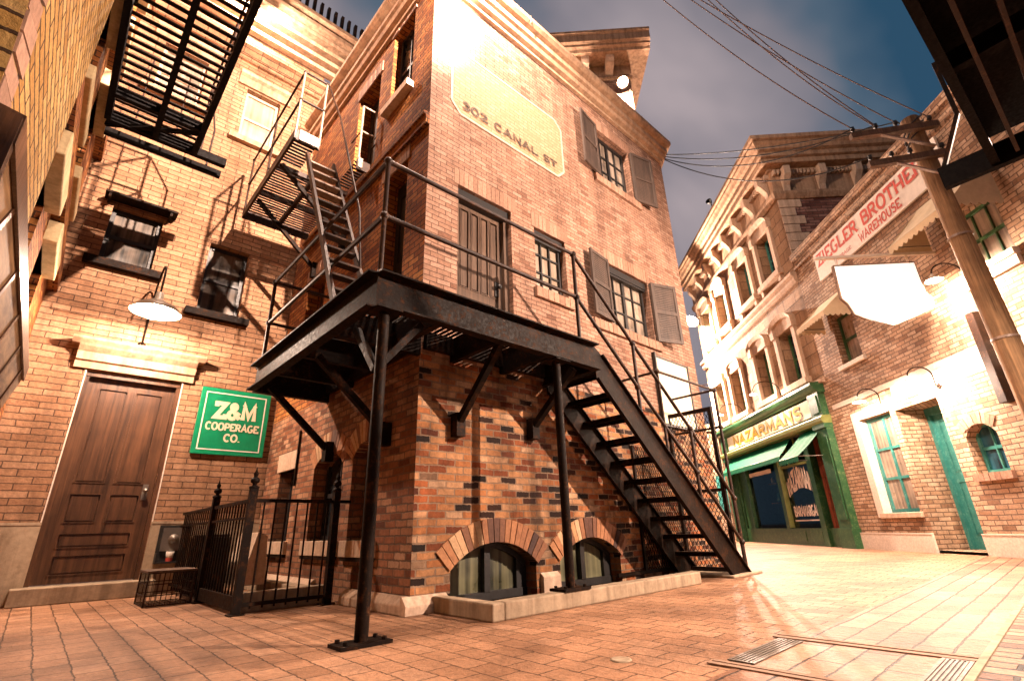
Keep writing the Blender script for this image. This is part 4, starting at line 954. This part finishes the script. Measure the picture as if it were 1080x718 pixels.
# side wall sits at FT d=-.0 ; front wall end at s=.2 -> move side wall plane
k = MB()
cornice_prism(k, [(0, 8.98), (.05, 8.98), (.09, 9.05), (.12, 9.12), (.12, 9.2), (0, 9.22)])
cornice_prism(k, [(0, 9.22), (.03, 9.22), (.03, 9.9), (.10, 9.92), (.10, 9.97), (.36, 9.98), (.36, 10.1), (.33, 10.12), (.33, 10.15), (.42, 10.17), (.42, 10.27), (.39, 10.29), (.39, 10.33), (.50, 10.36), (.54, 10.46), (.60, 10.52), (.57, 10.54), (.57, 10.58), (.66, 10.60), (.66, 10.72), (.63, 10.74), (.0, 10.8)])
k.build('cornice', 'cornice', T)
for i in range(8):
    s = -.1 - i * .98
    k = MB(); k.prism(FS, [(.03, 9.24), (.07, 9.24), (.1, 9.4), (.2, 9.55), (.3, 9.66), (.31, 9.92), (.03, 9.92)], s - .09, s + .09); k.build('bracket', 'stone', T)
FT2 = Fr(FS.p(.2, 0, 0).to_2d(), (-q, -q))
for i in range(5):
    s = .32 + i * .98
    k = MB(); k.prism(FT2, [(.03, 9.24), (.07, 9.24), (.1, 9.4), (.2, 9.55), (.3, 9.66), (.31, 9.92), (.03, 9.92)], s - .09, s + .09); k.build('bracket', 'stone', T)
k = MB()
for i in range(72): s = .1 - i * .105; k.box(FS, s, s + .055, 9.76, 9.90, .03, .16)
k.build('dentil_row', 'stone', T); k = MB()
for i in range(46): s = .02 + i * .105; k.box(FT2, s, s + .055, 9.76, 9.90, .03, .16)
k.build('dentil_row', 'stone', T)
# shopfront
gd = MB()
for s0, s1 in ((-.46, 0.02), (-6.75, -6.35)):
    gd.box(FS, s0, s1, .42, 2.75, 0, .16); gd.box(FS, s0 - .03, s1 + .03, 0, .42, 0, .2); gd.box(FS, s0 + .07, s1 - .07, .6, 2.5, .16, .18); gd.box(FS, s0 - .02, s1 + .02, 2.66, 2.78, 0, .21); gd.box(FS, s0, s1, 2.95, 3.55, 0.0, .17); gd.box(FS, s0 + .08, s1 - .08, 3.03, 3.45, .17, .19)
gd.prism(FS, [(0, 3.5), (.16, 3.5), (.2, 3.56), (.28, 3.6), (.32, 3.68), (.32, 3.74), (0, 3.78)], -6.85, .08)
gd.box(FS, -6.35, -.46, 2.95, 3.5, 0, .06)
gd.box(FS, -6.35, -.46, 0, .42, -.12, .0); gd.box(FS, -3.3, -3.1, .42, 2.75, -.14, .02); gd.box(FS, -1.42, -1.2, 0, 2.75, -.14, .06); gd.box(FS, -6.35, -6.2, .42, 2.75, -.14, .0); gd.box(FS, -5.62, -5.5, .42, 2.75, -.14, .0)
for a, b_ in ((-3.05, -2.3), (-2.2, -1.48)): gd.box(FS, a + .05, b_ - .05, .1, .34, 0, .012)
gd.build('shopfront', 'greend', T)
gl = MB(); gl.prism(FS, [(0, 2.76), (.2, 2.76), (.24, 2.82), (.25, 2.9), (.2, 2.95), (0, 2.96)], -6.8, .05); gl.box(FS, -3.1, -1.42, 2.02, 2.08, -.12, -.04)
gl.box(FS, -3.1, -3.06, .44, 2.7, -.1, .03); gl.box(FS, -2.62, -2.59, 2.08, 2.74, -.12, -.06); gl.box(FS, -2.12, -2.09, 2.08, 2.74, -.12, -.06); gl.box(FS, -1.46, -1.42, .44, 2.7, -.1, .03); gl.build('trim', 'greenl', T)
k = MB(); k.wall(FS, -5.5, -3.3, .42, 2.75, d=-.10); p_ = k.build('shop_window', 'clearglass', T)
k = MB(); k.wall(FS, -3.1, -1.42, .42, 2.75, d=-.10); p2_ = k.build('shop_window', 'clearglass', T)
k = MB(); k.wall(FS, -6.35, -1.2, 0, 2.76, d=-1.1); k.poly([FS.p(-6.35, .41, -.1), FS.p(-1.2, .41, -.1), FS.p(-1.2, .41, -1.1), FS.p(-6.35, .41, -1.1)])
for ss in (-6.34, -1.21, -3.2): k.poly([FS.p(ss, 0, -.14), FS.p(ss, 0, -1.1), FS.p(ss, 2.75, -1.1), FS.p(ss, 2.75, -.14)])
k.poly([FS.p(-6.35, 2.75, -.1), FS.p(-1.2, 2.75, -.1), FS.p(-1.2, 2.75, -1.1), FS.p(-6.35, 2.75, -1.1)]); k.build('shop_interior', 'interior', T)
k = MB()
for z in (1.15, 1.75): k.box(FS, -5.4, -3.4, z, z + .03, -.95, -.62)
k.build('display_shelf', 'woodgrey', T)
for i in range(9):
    z = 1.18 if i % 2 else 1.78; ss = -5.25 + i * .21; r = .05 + .03 * ((i * 7) % 3) / 2; k = MB(); h = .2 + .1 * ((i * 5) % 3) / 2
    k.lathe(FS.p(ss, z, -.75), [(.001, .001), (r, .002), (r * 1.15, h * .4), (r, h * .75), (r * .5, h * .85), (r * .6, h), (.001, h)], n=10)
    tag(k.build('display_jar', ('cream', 'teal', 'tin')[i % 3]), 'small jar on a shelf behind the green shop window', 'jar', 'jars behind the shop window')
# window goods (white lettering)
k = MB()
def archz(ss, zz):
    c = -2.26; t = (ss - c) / .8; return c + (ss - c) * (1 + .10 * zz), zz * (1 + .5 * (1 - t * t)) + .26 * (1 - t * t)
text(k, FS, 'NAZARMANS', -2.98, 1.18, .36, 1.46, d=-.095, thick=.26, serif=False, zfun=archz)
text(k, FS, 'BARAMARGAIN', -2.9, .72, .26, 1.36, d=-.095, thick=.24, serif=False)
k.box(FS, -2.95, -1.52, .60, .63, -.098, -.09)
k.build('window_lettering', 'white', p2_)
k = MB()
for s in (-5.42,): k.box(FS, s, s + 1.6, 2.0, 2.12, -.098, -.085)
k.build('window_poster', 'white', p_); k = MB(); k.box(FS, -3.02, -2.8, 2.45, 2.7, -.098, -.085); k.build('window_poster', 'white', p2_)
# sign board
k = MB(); k.box(FS, -6.25, -.56, 3.02, 3.46, .06, .10); sb = k.build('sign_board', 'cream', T)
k = MB(); text(k, FS, 'NAZARMANS', -5.75, 3.085, .31, 4.75, d=.104, thick=.2); k.build('sign_lettering', 'gold', sb)
k = MB(); text(k, FS, 'NAZARMANS', -5.72, 3.068, .31, 4.75, d=.1005, thick=.24); k.build('lettering_shadow', 'wood', sb)
# doorway right: dark void with red door edge
k = MB(); k.wall(FS, -1.2, -.46, 0, 2.75, d=-.9); k.poly([FS.p(-1.2, 0, -.9), FS.p(-1.2, 0, 0), FS.p(-1.2, 2.75, 0), FS.p(-1.2, 2.75, -.9)]); k.poly([FS.p(-.46, 0, -.9), FS.p(-.46, 0, 0), FS.p(-.46, 2.75, 0), FS.p(-.46, 2.75, -.9)]); k.build('doorway', 'greend', T)
panel_door(T, Fr(FS.p(-.98, 0, 0).to_2d(), (-q, -q)), -.0, .62, .02, 2.6, 0, 'redwood', [(.1, .9, .1, .45), (.1, .9, .5, .95)], handle=False, name='open_door', label='dark red door standing open')
k = MB(); k.box(FS, -6.2, -5.62, .05, 2.75, -.1, -.06); k.build('shop_door', 'greend', T)
def awning(F, s0, s1, zt, zb, dout, mat, par, name='awning', val=.14, scal=.12, drop_end=True):
    k = MB(); nu, nv = 14, 8
    def cp(i, j):
        u = i / nu; v = j / nv; sag = .045 * sin(pi * v) * (.6 + .4 * sin(u * 9.0) ** 2) * (1 if dout > .5 else .5) + .006 * sin(u * 40) * sin(pi * v)
        return F.p(s0 + (s1 - s0) * u, zt + (zb - zt) * v - sag, .02 + (dout - .02) * v)
    k.faces([cp(i, j) for j in range(nv + 1) for i in range(nu + 1)], [(j * (nu + 1) + i, j * (nu + 1) + i + 1, (j + 1) * (nu + 1) + i + 1, (j + 1) * (nu + 1) + i) for j in range(nv) for i in range(nu)], 0, True)
    if drop_end:
        k.poly([F.p(s0, zt, .02), F.p(s0, zb, dout), F.p(s0, zb, .02)]); k.poly([F.p(s1, zt, .02), F.p(s1, zb, dout), F.p(s1, zb, .02)])
    n = max(3, round((s1 - s0) / scal)); w = (s1 - s0) / n
    def vs(P0, P1, n):
        for i in range(n):
            for a, b_ in ((0, .25), (.25, .5), (.5, .75), (.75, 1)):
                f0 = (i + a) / n; f1 = (i + b_) / n; h0 = val * (.65 + .35 * sin(pi * a)); h1 = val * (.65 + .35 * sin(pi * b_))
                A_ = P0.lerp(P1, f0); B_ = P0.lerp(P1, f1); k.poly([A_, B_, B_ - V((0, 0, h1)), A_ - V((0, 0, h0))])
    vs(F.p(s0, zb, dout + .002), F.p(s1, zb, dout + .002), n)
    if drop_end: m_ = max(2, round(dout / scal)); vs(F.p(s0 - .002, zb, .02), F.p(s0 - .002, zb, dout), m_); vs(F.p(s1 + .002, zb, .02), F.p(s1 + .002, zb, dout), m_)
    o = k.build(name, mat, par)
    k = MB(); k.tube([F.p(s0 + .02, zb, .02), F.p(s0 + .02, zb, dout - .01), F.p(s1 - .02, zb, dout - .01), F.p(s1 - .02, zb, .02)], .010, 6); k.build('awning_rod', 'tin', o)
    return o
awning(FS, -6.4, -2.0, 2.74, 2.26, .42, 'awng', T, drop_end=False)
awning(FS, -1.35, -.35, 2.76, 2.06, .78, 'awng', T, drop_end=False)
# ================================================================== WAREHOUSE
Wh = thing('warehouse', 'pale brick warehouse with teal sash windows, teal door and beige awnings', 'building', FS.p(4, 0, 0))
HW = [(.98, 1.98, .70, 2.60, .2), (2.14, 3.2, .05, 2.56, .62), (3.5, 4.08, 1.22, 1.98, .2), (1.0, 1.72, 3.85, 5.0, .2), (4.55, 5.45, 4.2, 5.2, .2)]
k = MB(); k.wall(FS, .021, .21, .31, 3.72); k.wall(FS, .21, 9.5, .31, 7.0, HW); k.spandrel(FS, 3.5, 4.08, 1.78, 1.97, 1.98, depth=.2)
k.poly([FT.p(0, 0, 0)] * 0 or [FS.p(9.5, 0, 0), FS.p(9.5, 0, -6), FS.p(9.5, 7, -6), FS.p(9.5, 7, 0)]); k.build('wall', 'brickS', Wh)
k = MB(); k.wall(FS, .02, 2.14, 0, .31, d=.04); k.box(FS, .02, 2.14, .31, .33, 0, .045); k.build('plinth', 'stoneW', Wh); k = MB(); k.wall(FS, 3.2, 9.5, 0, .31, d=.04); k.box(FS, 3.2, 9.5, .31, .33, 0, .045); k.build('plinth', 'stoneW', Wh); k = MB(); k.poly([FS.p(2.14, 0, .04), FS.p(2.14, 0, 0), FS.p(2.14, .31, 0), FS.p(2.14, .31, .04)]); k.build('plinth_return', 'stoneW', Wh)
k = MB(); k.box(FS, .21, 9.5, 3.02, 3.12, 0, .012); k.box(FS, 2.2, 9.5, 2.72, 3.018, 0, .008); k.build('belt_course', 'stoneW', Wh)
k = MB(); k.prism(FS, [(0, 6.72), (.05, 6.74), (.05, 6.8), (0, 6.82)], .21, 9.5); k.prism(FS, [(0, 7.0), (.07, 7.0), (.09, 7.06), (.09, 7.16), (-.3, 7.2)], .21, 9.5); k.build('coping', 'brickS', Wh)
# window 1 with white stone surround
k = MB(); k.box(FS, .78, .98, .62, 2.78, -.0, .015); k.box(FS, .981, 1.98, 2.60, 2.78, 0, .016)
k.poly([FS.p(.982, .7, .01), FS.p(.982, .7, -.19), FS.p(.982, 2.6, -.19), FS.p(.982, 2.6, .01)]); k.build('window_surround', 'stoneW', Wh)
window(Wh, FS, .98, 1.98, .70, 2.60, .2, 'teal', 'glassc', 2, 3, fw=.07, mw=.05)
k = MB(); k.box(FS, .9, 2.05, .60, .70, -.15, .06); k.build('sill', 'stone', Wh, bevel=.01)
k = MB(); k.box(FS, 2.14, 2.22, .05, 2.5, -.62, -.54); k.box(FS, 3.12, 3.2, .05, 2.5, -.62, -.54); k.box(FS, 2.14, 3.2, 2.42, 2.56, -.62, -.53); k.build('door_frame', 'teal', Wh)
panel_door(Wh, FS, 2.22, 3.12, .05, 2.42, .60, 'teal', [(.1, .46, .55, .95), (.54, .9, .55, .95), (.1, .46, .1, .48), (.54, .9, .1, .48)], 1, label='teal green panelled door in a deep brick recess')
# arched little window
window(Wh, FS, 3.5, 4.08, 1.22, 1.98, .2, 'teal', 'glassblue', 2, 2)
k = MB(); k.vouss(FS, 3.79, 1.49, .48, .62, .17, -.08, .012, 9); k.build('arch_ring', 'vousU', Wh)
k = MB(); k.soldier(FS, 3.44, 4.14, 1.10, 1.22, -.1, .06, .1); k.build('sill', 'vousU', Wh)
window(Wh, FS, 1.0, 1.72, 3.85, 5.0, .2, 'greend', 'glassc', 1, 2, fw=.06)
k = MB(); k.box(FS, .9, 1.82, 3.75, 3.85, -.1, .07); k.build('sill', 'stoneW', Wh, bevel=.01)
window(Wh, FS, 4.55, 5.45, 4.2, 5.2, .2, 'greend', 'glassc', 3, 2, fw=.06)
k = MB(); k.box(FS, 4.5, 5.5, 4.1, 4.2, -.1, .1); k.box(FS, 4.52, 5.48, 3.95, 4.098, -.1, .06); k.build('sill', 'stoneW', Wh, bevel=.01)
awning(FS, .75, 1.95, 5.45, 4.85, .7, 'awnb', Wh); awning(FS, 4.2, 5.6, 5.75, 5.0, .75, 'awnb', Wh)
k = MB(); k.box(FS, 4.42, 4.56, 2.15, 3.6, 0, .12); tag(k.build('wall_duct', 'ironlit', bevel=.006), 'tall rusty brown duct on the warehouse wall behind the pole', 'duct')
# Ziegler sign
Z = thing('long_sign', 'long white signboard with faded red ZIEGLER BROTHERS lettering', 'sign', FS.p(3, 5.9, .05))
k = MB(); k.box(FS, 1.15, 5.05, 5.93, 6.64, .03, .07); k.build('board', 'white', Z)
k = MB(); text(k, FS, 'ZIEGLER BROTHERS', 1.24, 6.27, .29, 3.7, d=.071, thick=.22); text(k, FS, 'WAREHOUSE', 2.75, 6.0, .19, 1.25, d=.071, thick=.2); text(k, FS, 'STORAGE', 1.85, 6.04, .08, .6, d=.071, thick=.15); k.build('lettering', 'red', Z)
# hanging sign: plane perpendicular to wall at s=4.2
Hs = thing('hanging_sign', 'blank white shield shaped sign with added glow under a white bracket arm', 'sign', FS.p(4.2, 4.0, 1.1))
FH = Fr(FS.p(4.2, 0, 0).to_2d(), (-q, -q))   # r = -FS.n ... s increases into wall
def H(d, z, t=0): return FS.p(4.2 + t, z, d)
k = MB()
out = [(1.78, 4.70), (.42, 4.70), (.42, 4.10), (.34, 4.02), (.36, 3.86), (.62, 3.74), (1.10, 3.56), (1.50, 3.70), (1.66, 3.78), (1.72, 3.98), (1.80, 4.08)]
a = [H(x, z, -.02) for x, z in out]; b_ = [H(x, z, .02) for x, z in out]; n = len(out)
k.faces(a + b_, [(i, (i + 1) % n, n + (i + 1) % n, n + i) for i in range(n)]); k.poly(a); k.poly(b_[::-1]); k.build('board', 'glowboard', Hs)
k = MB()
for i in range(n):
    p0, p1 = out[i], out[(i + 1) % n]; k.bar(H(p0[0], p0[1]), H(p1[0], p1[1]), .055, .022)
k.build('board_edge', 'ironpale', Hs)
k = MB(); k.bar(H(0, 4.87), H(2.05, 4.87), .05, .05); k.bar(H(1.7, 4.86), H(1.7, 4.66), .035, .03); k.bar(H(.5, 4.86), H(.5, 4.66), .035, .03); k.build('bracket_arm', 'white', Hs)
# street lamps on warehouse
lamp('gooseneck_lamp', 'white gooseneck lamp glaring above the warehouse sash window', FS.p(1.9, 2.72, 0), .2, .42, FS.n, .12, bulbE=330, group=None, bulb='bulb')
lamp('gooseneck_lamp', 'white gooseneck lamp glaring above the recessed teal door', FS.p(3.35, 2.72, 0), .2, .42, FS.n, .12, bulbE=430, bulb='bulb')
lamp('gooseneck_lamp', 'curled gooseneck lamp glowing beside the hanging sign', FS.p(4.62, 3.95, 0), .3, .5, FS.n, .12, bulbE=700, bulb='bulb')

lamp('gooseneck_lamp', 'gooseneck lamp over the right half of the cream shop sign', FS.p(-1.9, 3.95, 0), .12, .75, FS.n, .10, bulbE=150, bulb='bulb')
lamp('gooseneck_lamp', 'gooseneck lamp over the left half of the cream shop sign', FS.p(-4.6, 3.95, 0), .12, .75, FS.n, .10, bulbE=150, bulb='bulb')
# ================================================================== POLE AND WIRES
Po = thing('utility_pole', 'leaning wooden utility pole with two crossarms in front of the warehouse', 'utility pole', FS.p(5.88, 0, 1))
tp = FS.p(5.72, 6.40, 1.0); bp = FS.p(5.84, 0, 1.0)
k = MB(); k.tube([bp.lerp(tp, t) for t in (0, .25, .5, .75, 1)], .15, 16, r2=.115); k.build('shaft', 'woodpole', Po)
arms = []
for z in (6.10, 5.58):
    a, b_ = FS.p(5.93, z, .82), FS.p(5.76 if z > 6 else 5.72, z, 2.0 if z > 6 else 1.85); arms.append((a, b_))
    k = MB(); k.bar(a, b_, .085, .1); k.build('crossarm', 'woodgrey', Po)
    k = MB(); k.bar(a.lerp(b_, .66) + FT.n * -.0 - V((0, 0, .04)), FS.p(5.95, z - .42, 1.0), .05, .02); k.build('arm_brace', 'ironpale', Po)
    for t in (.06, .45, .68, .95):
        p = a.lerp(b_, t) + V((0, 0, .05)); k = MB(); k.lathe(p, [(.012, 0), (.012, .05), (.03, .06), (.034, .08), (.026, .10), (.03, .12), (.001, .135)], n=10); k.build('insulator', 'black', Po)
k = MB()
for i in range(3): pts = [tp + V((.15 * sin(i + j), .15 * cos(i + j), -.1 * j + .1)) for j in range(8)]; k.tube(pts, .012, 6)
k.build('coiled_cable', 'cable', Po)
for zf in (.42, .66):
    p = bp.lerp(tp, zf); k = MB(); k.lathe(p, [(.145, 0), (.142, .035)], n=16); k.build('pole_band', 'ironpale', Po)
def wire(a, b, sag, r, label, mat='cable'):
    a = V(a); b = V(b); k = MB(); n = 20
    k.tube([a.lerp(b, i / n) - V((0, 0, sag * 4 * (i / n) * (1 - i / n))) for i in range(n + 1)], r, 5)
    tag(k.build('overhead_wire', mat), label, 'wire', 'overhead wires')
a0 = V((7.9, 3.75, 7.75))
wire(a0, arms[0][0].lerp(arms[0][1], .45) + V((0, 0, .15)), .16, .010, 'uppermost black wire from the brick cornice to the pole')
wire(a0 - V((0, 0, .05)), arms[0][0].lerp(arms[0][1], .68) + V((0, 0, .15)), .28, .010, 'second highest black wire from the brick cornice to the pole')
wire(a0 - V((0, 0, .1)), arms[0][0].lerp(arms[0][1], .95) + V((0, 0, .15)), .42, .010, 'third black wire from the brick cornice to the pole')
wire(a0 - V((0, 0, .12)), arms[1][0].lerp(arms[1][1], .95) + V((0, 0, .15)), .5, .010, 'lowest black wire sagging from brick cornice to lower crossarm')
for i, (t, end, lab) in enumerate(((.06, (6.15, 2.0, 8.98), 'thin wire crossing the night sky, middle of the upper bundle'), (.45, (6.05, 2.09, 9.0), 'wire crossing the night sky, just left of the middle of the bundle'), (.68, (6.42, 1.78, 9.0), 'wire crossing the night sky, rightmost of the upper bundle'), (.95, (5.73, 2.38, 9.0), 'lone wire crossing the night sky left of the others'), (.7, (6.3, 1.9, 9.1), 'wire crossing the night sky, just right of the middle of the bundle'))):
    wire(arms[0][0].lerp(arms[0][1], t) + V((0, 0, .15)), end, .12 + .03 * i, .009, lab, 'cablepale')

# ================================================================== OVERHEAD IRON PLATFORM (right)
Ov = thing('overhead_platform', 'black iron platform and rails overhead at the top right', 'platform', (3.6, -.8, 3.0))
OZ = 3.0; az = radians(-4.4); ux = V((cos(az), sin(az), 0)); uy = V((-sin(az), cos(az), 0)); o0 = V((4.62, -.27, 0))
def O(a, b_, z): return o0 - ux * a - uy * b_ + V((0, 0, z))
def obox(k, a0, a1, b0, b1, z0, z1): k.hexa([O(a0, b0, z0), O(a1, b0, z0), O(a1, b1, z0), O(a0, b1, z0), O(a0, b0, z1), O(a1, b0, z1), O(a1, b1, z1), O(a0, b1, z1)])
k = MB(); obox(k, 0, 4.5, 0, .05, OZ, OZ + .22); obox(k, -.06, 0, -.28, 1.6, OZ - .02, OZ + .16); obox(k, 0, 4.5, .5, .56, OZ + .02, OZ + .2); obox(k, 0, 4.5, 1.0, 1.06, OZ + .02, OZ + .2)
obox(k, 1.2, 1.26, .05, 1.5, OZ + .03, OZ + .15); obox(k, 2.4, 2.46, .05, 1.5, OZ + .03, OZ + .15); k.build('frame', 'pitch', Ov)
k = MB(); obox(k, 0, 4.5, .05, 1.6, OZ + .22, OZ + .24); k.build('deck', 'pitch', Ov)
k = MB()
k.bar(O(-.03, -.24, OZ + .16), O(-.03, -.05, OZ + .55), .03, .03); k.bar(O(-.03, -.05, OZ + .55), O(-.03, -.05, OZ + 1.1), .03, .03); k.build('brace', 'iron', Ov)
k = MB()
for b_ in (.15, .3, .72, .8): k.bar(O(.05, b_, OZ + .012), O(4.5, b_, OZ + .012), .022, .03)
k.build('conduit', 'ironlit', Ov)

# ================================================================== FLOODLIGHTS
def flood(label, p, aim, E, size=.13, bulb='bulb', col=(1, .725, .57), spot=None, mount=None):
    p = V(p); aim = (V(aim) - p).normalized(); t = thing('floodlight', label, 'floodlight', p)
    k = MB(); k.lathe(p - aim * .12, [(.03, -.05), (size * .6, 0), (size, .12), (size * 1.02, .13)], axis=aim, n=16)
    if mount: k.tube([p - aim * .14, V(mount)], .015, 8)
    k.build('housing', 'iron', t)
    k = MB(); k.lathe(p - aim * .03, [(.001, .0), (size * .9, .0)], axis=aim, n=16); k.ball(p, size * .55); k.build('bulb', bulb, t)
    ld = bpy.data.lights.new('flood_light', 'SPOT' if spot else 'POINT'); ld.energy = E * 1.65; ld.color = col; ld.shadow_soft_size = .05
    lo = bpy.data.objects.new('flood_light', ld); COL.objects.link(lo); lo.parent = t; lo.location = aim * (size * .9)
    if spot: ld.spot_size = radians(spot); ld.spot_blend = .5; lo.rotation_mode = 'QUATERNION'; lo.rotation_quaternion = aim.to_track_quat('-Z', 'Y')
    return t
flood('floodlight glaring on the roofline of the tan brick building', (.82, 7.35, 9.75), (.8, 6.5, 6), 520, mount=(.82, 7.9, 9.9))
flood('floodlight glaring high on the block behind the corner building', FR.p(-.34, 10.3, .35), FR.p(-.3, 9, 1), 600, mount=FR.p(-.34, 10.4, 0))
flood('floodlight above the corner of the painted brick wall', (2.75, 2.95, 8.45), (3.5, 3.9, 6.2), 1500, spot=130, mount=(2.85, 3.56, 8.1))
flood('floodlight over the alley lighting the tan wall and fire escapes', (2.0, .3, 7.7), (.9, 7.9, 6.9), 9500, spot=56, mount=(-.46, .3, 8.3))
flood('star bright street floodlight at the far end of the stone building', FS.p(-6.0, 8.0, .75), FS.p(-5, 4, 3), 3600, size=.3, mount=FS.p(-6.0, 8.3, 0))
flood('floodlight low on the far corner beyond the stair cage', FS.p(-7.2, 5.6, 1.0), FS.p(-3, 1, 4), 3400, size=.15, mount=FS.p(-7.3, 5.8, 0))
flood('added fill floodlight behind the viewer lighting street and stairs', FS.p(9.0, 4.3, 1.0), (4.0, 3.2, 1.6), 3300, spot=132, mount=FS.p(9.0, 4.5, 0))  # unseen lamp added as fill for the foreground and lower walls

# small spot fixture on stone cornice
k = MB(); p = FS.p(-2.4, 10.85, .66); k.lathe(p, [(.05, 0), (.1, .12), (.1, .16)], axis=V((-1, 0, .2)), n=12); k.tube([p, p + V((.1, 0, -.1))], .02, 8); tag(k.build('cornice_fixture', 'black'), 'small black unlit fixture clipped to the stone cornice', 'fixture')
k = MB(); p = FC.p(3.4, 7.62, .3); k.lathe(p, [(.001, 0), (.05, .01), (.06, .09), (.03, .13)], n=12); k.tube([p + V((0, 0, .12)), FC.p(3.4, 7.8, .1)], .012, 6); tag(k.build('cornice_lamp', 'white'), 'small white lamp hanging under the side cornice', 'lamp')
# far building at the street end
Fb = thing('far_building', 'low pale building at the far end of the street', 'building', FS.p(-14, 0, 0))
k = MB(); k.box(FS, -16, -9.0, 0, 4.2, -4, .3); k.box(FS, -16, -8.9, 4.2, 4.5, -4.1, .45); k.build('wall', 'brickS', Fb)
k = MB(); k.box(FS, -9.0, -8.96, 1, 2.4, -.9, -.2); k.build('window', 'teal', Fb)

# ================================================================== WORLD
w = bpy.data.worlds.new('World'); sc.world = w; w.use_nodes = True; nt = w.node_tree
for n_ in list(nt.nodes): nt.nodes.remove(n_)
out = N(nt, 'ShaderNodeOutputWorld'); bg = N(nt, 'ShaderNodeBackground'); L(nt, bg.outputs[0], out.inputs[0])
tc = N(nt, 'ShaderNodeTexCoord').outputs['Generated']
mp = N(nt, 'ShaderNodeMapping'); mp.inputs['Scale'].default_value = (1.0, 1.7, 1.5); mp.inputs['Rotation'].default_value = (.3, .2, .9); L(nt, tc, mp.inputs[0])
c1 = noise(nt, mp.outputs[0], 1.5, 4, .45, .3)
cl = ramp(nt, c1, [(.38, (.025, .075, .135)), (.47, (.08, .125, .18)), (.55, (.22, .205, .24)), (.70, (.42, .35, .37))])
sky = N(nt, 'ShaderNodeTexSky', sky_type='NISHITA'); sky.sun_disc = False; sky.sun_elevation = radians(-4); sky.sun_rotation = radians(200)
sk = mix(nt, 1.0, cl, mix(nt, 1.0, sky.outputs[0], (.1, .1, .1), 'MULTIPLY'), 'ADD')
L(nt, sk, bg.inputs[0]); bg.inputs[1].default_value = 1.0

# ================================================================== CAMERA
VPz = V((499 - 540, -(-980 - 359), -517.)); VPa = V((1143 - 540, -(540 - 359), -517.))
Zc = VPz.normalized(); Ac = (VPa - Zc * VPa.dot(Zc)).normalized(); Yc = Zc.cross(Ac)
cam = bpy.data.cameras.new('camera'); co = bpy.data.objects.new('camera', cam); COL.objects.link(co)
co.matrix_world = Matrix.Translation((0, 0, .6)) @ Matrix((Ac, Yc, Zc)).to_4x4()
cam.sensor_width = 36; cam.lens = 36 * 517 / 1080; cam.clip_end = 500; cam.clip_start = .02
sc.camera = co
sc.view_settings.view_transform = 'Standard'; sc.view_settings.look = 'None'; sc.view_settings.exposure = 0
